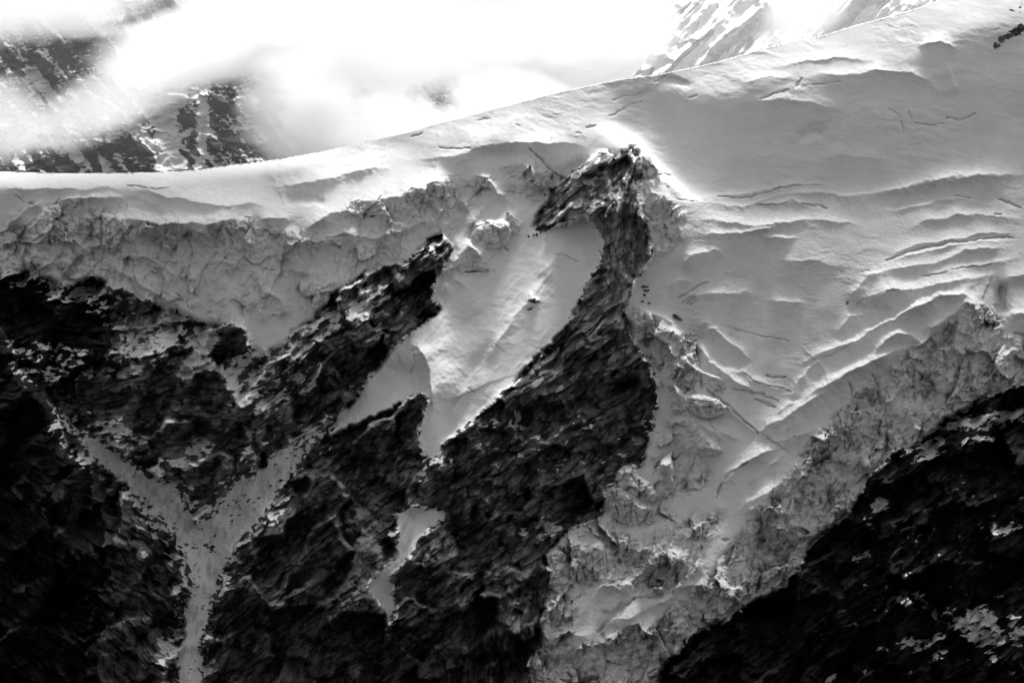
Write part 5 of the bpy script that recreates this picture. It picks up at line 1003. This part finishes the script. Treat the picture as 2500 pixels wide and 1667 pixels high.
block('serac', Z('D',(800,1068),(850,1120),(900,1140),(940,1172),(990,1195),(1050,1215),(1085,1250),(1180,1280),(1260,1340),(1290,1390),(1240,1450),(1050,1410),(850,1390),(760,1370),(690,1360),(685,1290),(740,1270),(780,1220),(790,1150)), 24, MI,
      'sharp horn shaped serac with a toothed bright crest above the icefall', 'serac', GS, 31, crest=[(Z('D',(790,1080),(860,1130),(950,1185),(1080,1245),(1250,1340)), 10, 6, 24)], cracks=[(Z('D',(985,1250),(985,1390)), 1.5, 11), (Z('D',(1010,1300),(1005,1400)), 1.2, 8), (Z('D',(1210,1380),(1230,1440)), 1.4, 8)], rnd=.5)
block('serac', Z('D',(683,1368),(740,1400),(800,1470),(860,1482),(960,1480),(1100,1500),(1200,1540),(1290,1610),(1260,1690),(1100,1740),(900,1740),(760,1720),(660,1640),(650,1560),(680,1500)), 26, MI,
      'pointed serac with a flat snow shelf directly below the horn shaped serac', 'serac', GS, 35, crest=[(Z('D',(685,1380),(800,1475),(980,1485),(1200,1545)), 14, 6, 26)], cracks=[(Z('D',(1080,1430),(1150,1500),(1220,1560)), 1.5, 7)])
block('serac', Z('F',(500,305),(560,252),(620,240),(700,230),(760,248),(820,330),(880,400),(960,480),(1035,590),(960,635),(850,655),(700,640),(640,618),(560,620),(420,600),(330,598),(322,565),(400,470),(490,380)), 34, MI,
      'wide smooth pyramid of ice in the middle of the icefall left side', 'serac', GS, 41, crest=[(Z('F',(500,310),(560,258),(700,236),(780,290),(880,410),(1020,580)), 22, 8, 34), (Z('F',(700,240),(680,420),(680,620)), 6, 10, 12)], cracks=[(Z('F',(700,430),(790,402)), 1.2, 4), (Z('F',(660,480),(668,620)), 1.4, 4)], fac=.4, bare_shade=.4)
block('serac', Z('G',(510,590),(560,530),(640,500),(700,490),(760,520),(780,650),(800,780),(740,810),(640,822),(560,838),(512,838),(502,700)), 24, MI,
      'upright fluted ice block with a slanting dark crack low on the tongue', 'serac', GS, 45, crest=[(Z('G',(515,590),(640,505),(760,525)), 12, 6, 22)], cracks=[(Z('G',(515,650),(560,740),(600,830)), 2.4, 13), (Z('G',(640,590),(660,700),(640,800)), 1.4, 6), (Z('G',(770,560),(790,700)), 1.4, 6)])
block('ice_block', Z('G',(215,600),(300,560),(360,570),(400,620),(380,690),(300,710),(230,690)), 16, MI, 'rounded dirty ice block at the left edge of the lower tongue', 'ice block', None, 47)
block('ice_block', Z('G',(1110,760),(1160,700),(1230,675),(1310,670),(1390,740),(1410,800),(1380,850),(1280,830),(1180,790)), 15, MI, 'ice hummock half buried by snow in the lower hollow', 'ice block', None, 49, bare_shade=.3, fac=.35)
GB = 'broken ice blocks in the notch of the right cliff'
block('ice_block', Z('E',(1690,430),(1780,420),(1880,490),(1888,560),(1890,640),(1800,700),(1765,715),(1745,600),(1700,480)), 24, MI, 'large leaning ice block left in the dark notch of the right cliff', 'ice block', GB, 51)
block('ice_block', Z('E',(1900,570),(1930,520),(1965,508),(2020,560),(2040,640),(1960,655),(1925,620)), 20, MI, 'smaller pale ice block above the black hole of the right cliff', 'ice block', GB, 52)
block('ice_block', Z('E',(1800,415),(1870,410),(1940,450),(1965,500),(1920,510),(1850,470)), 12, MI, 'crumbling snowy ice rubble on top of the right cliff notch', 'ice block', GB, 53, bare_shade=.1)
GL_ = 'ice towers of the left hanging glacier'
block('serac', Z('A',(470,552),(520,535),(600,580),(632,640),(655,720),(690,800),(640,795),(560,740),(500,640)), 16, MI, 'slanting ice tower with a curved crack on its right side', 'serac', GL_, 61, crest=[(Z('A',(480,555),(600,640),(660,780)), 8, 10, 8)])
block('serac', Z('A',(425,450),(500,402),(560,388),(582,450),(572,500),(500,530),(435,525)), 16, MI, 'bulging rounded ice block next to a small black hole', 'serac', GL_, 62, bare_shade=.4, fac=.4)
block('serac', Z('A',(972,482),(1020,468),(1080,488),(1150,555),(1182,650),(1130,760),(1060,820),(1000,770),(985,640)), 18, MI, 'tall ice column right of the deep vertical cleft', 'serac', GL_, 63, bare_shade=.5)
block('serac', Z('A',(288,790),(340,765),(420,860),(405,1000),(335,1112),(296,1080),(284,900)), 16, MI, 'grey ice pillar at the lower left end of the hanging glacier', 'serac', GL_, 64)
block('serac', Z('A',(640,640),(760,660),(850,760),(880,850),(860,930),(780,900),(700,800),(650,720)), 12, MI, 'folded ice slab between the curved crack and the vertical cleft', 'serac', GL_, 65)
block('serac', Z('B',(130,0),(131,0),(132,0)) if False else Z('C',(140,470),(190,420),(260,400),(310,420),(320,490),(250,540),(160,560)), 14, MI, 'domed ice block below the ridge left of the hanging snow', 'serac', GL_, 66, bare_shade=.4)
block('serac', Z('B',(1945,390),(1960,330),(2060,260),(2100,250),(2110,300),(2050,370),(2000,395)), 12, MI, 'tilted ice block over a black crevice left of the domes', 'serac', GL_, 67, bare_shade=.4)
block('serac', Z('B',(1570,490),(1580,400),(1620,370),(1690,375),(1705,430),(1680,470),(1640,490)), 11, MI, 'round ice block above a curved black hollow', 'serac', GL_, 68, bare_shade=.4)
block('serac', Z('C',(640,325),(680,305),(740,312),(775,350),(765,385),(700,415),(650,385)), 10, MI, 'cracked knob of ice on the crest of the dome', 'serac', GL_, 69, bare_shade=.5)
block('ice_block', Z('b',(1925,895),(1960,905),(1985,940),(2015,985),(2040,1000),(1990,1015),(1950,1040),(1928,1020)), 13, MI, 'grey broken ice wedge right of the pinnacle top', 'ice block', None, 71)
block('serac', Z('C',(590,905),(600,860),(650,800),(720,785),(800,755),(880,768),(950,790),(975,850),(950,930),(900,980),(820,1010),(760,1020),(660,985),(600,960)), 26, MI, 'big rounded ice dome split by vertical cracks above the snow apron', 'serac', 'ice domes above the snow apron', 141, fac=.3, bare_shade=.5,
      cracks=[(Z('C',(800,790),(800,880)), 1.8, 9), (Z('C',(760,870),(765,970)), 1.2, 6), (Z('C',(670,880),(675,940)), 1.3, 6), (Z('C',(615,900),(620,950)), 1.3, 6), (Z('C',(930,860),(915,950)), 1.2, 5)])
block('serac', Z('C',(925,650),(980,670),(1030,730),(1062,800),(1040,860),(1000,880),(965,850),(975,800),(930,740)), 13, MI, 'row of cracked ice blocks right of the rounded dome', 'serac', 'ice domes above the snow apron', 142, fac=.5, bare_shade=.5)
block('ice_block', Z('C',(375,1200),(420,1130),(500,1050),(560,985),(590,978),(640,1005),(680,1080),(720,1160),(770,1205),(720,1225),(600,1215),(480,1235),(400,1225)), 20, MI, 'cone of ice rising from the left side of the snow apron', 'ice block', None, 143, fac=.3, bare_shade=.35, crest=[(Z('C',(380,1195),(500,1050),(575,985)), 7, 5, 12), (Z('C',(640,1010),(720,1160),(770,1200)), 5, 5, 8)])
GI = 'ice boulders on the snow bench'
for k, (u, v, w_, h_, lb) in enumerate([(1965,402,60,52,'left ice boulder on the snow bench of the tongue'),(2022,368,70,38,'flat ice boulder between two rounder ones on the bench'),(2133,335,52,50,'right upright ice boulder on the snow bench')]):
    (uu, vv), = Z('F',(u, v)); block('ice_boulder', oval(uu, vv, w_/3.92, h_/3.92, 80+k), 6, MI, lb, 'ice boulder', GI, 80+k, step=.9, bare_shade=.8)
# stones on the snow
def stone_(key, x, y, w_, h_, lb, group, seed, s=None):
    (uu, vv), = Z(key, (x, y)); sc_ = {'C':3.92,'D':4.704,'c':2.351,'e':2.351,'g':2.351,'E':4.704,'h':2.351}[key]
    return block('boulder', oval(uu, vv, max(3.4, w_/sc_), max(3.0, h_/sc_), seed), max(2.5, .3*min(w_, h_)/sc_), MR, lb, 'boulder', group, seed, step=.8, cover=0., bare_shade=0.)
GR1 = 'stones below the pinnacle on the hanging snow'
for k, a_ in enumerate([(1140,890,26,22,'small round stone left of two others below the pinnacle'),(1190,880,30,22,'middle stone of the group below the pinnacle'),(1217,878,26,44,'upright stone at the right of the group below the pinnacle')]):
    stone_('C', *a_, GR1, 90+k)
stone_('C', 590,1022,46,22,'flat stone set on the tip of the left snow cone', None, 94)
stone_('e', 1297,553,64,40,'large dark boulder breaking through the crest of the hanging snow', None, 95)
stone_('e', 1280,600,34,16,'thin dark stone just under the large boulder on the hanging snow', None, 96)
GR2 = 'dark stones on the snow beside the rock wall'
for k, a_ in enumerate([(325,240,50,36,'dark stone topmost of the cluster beside the rock wall'),(372,238,60,26,'dark stone to the right of the topmost one beside the rock wall'),(370,280,76,30,'long slanting dark stone in the middle of the cluster'),(345,330,44,40,'squat dark stone below the slanting one'),(320,402,60,14,'thin sliver of stone under the cluster'),(400,425,40,24,'lowest small stone of the cluster by the wall')]):
    stone_('D', *a_, GR2, 100+k)
block('boulder', Z('D',(665,540),(700,548),(740,580),(790,625),(750,632),(715,605),(680,580)), 5, MR, 'dark jagged slab of rock lying alone on the snow basin', 'boulder', None, 110, step=.9, cover=0., bare_shade=0.)
stone_('E', 322,417,22,16,'tiny dark stone on the bright snow spur', None, 112)
GR3 = 'rock teeth in the snow near the upper right corner'
for k, a_ in enumerate([(2195,262,50,46,'lowest rock tooth of the upper right string'),(2222,226,40,46,'second rock tooth of the upper right string from below'),(2262,204,60,38,'wide middle rock of the upper right string'),(2300,178,44,40,'fourth rock of the upper right string'),(2335,156,50,44,'largest rock of the string at the right border')]):
    stone_('c', *a_, GR3, 120+k)
GR4 = 'stones scattered in the forked snow gully'
for k, a_ in enumerate([(1072,772,28,18,'oval stone left of the cluster in the forked gully'),(1180,780,40,34,'left stone of the cluster at the fork of the gully'),(1218,795,36,42,'right stone of the cluster at the fork of the gully'),(1110,792,22,10,'thin stone between the oval one and the cluster'),(1905,88,32,22,'stone at the top neck of the right gully branch'),(1620,212,44,26,'flat stone at the upper edge of the right gully branch'),(1750,205,44,22,'second flat stone in the right gully branch'),(1555,438,18,14,'little stone alone on the right gully branch')]):
    stone_('g', *a_, GR4, 130+k)

# ------------------------------------------------------------------ names and labels of the large parts
tag(FACE[2], 'hanging glacier with a broken grey ice cliff above the dark left rocks', 'glacier', None, 'thing')
tag(FACE[3], 'wide crevassed icefall curving down the right side to a narrow tongue', 'icefall', None, 'thing')
tag(FACE[4], 'steep smooth snow apron hanging below the rock pinnacle, forked at its foot', 'snowfield', None, 'thing')
tag(FACE[5], 'forked Y shaped gully of stony snow at lower left', 'snow gully', None, 'thing')
tag(FACE[6], 'short narrow strip of snow between the dark buttresses at lower centre', 'snow gully', None, 'thing')
tag(FACE[7], 'jagged rock pinnacle with a pale fluted right face, snow dusted on its left', 'rock pinnacle', None, 'thing')
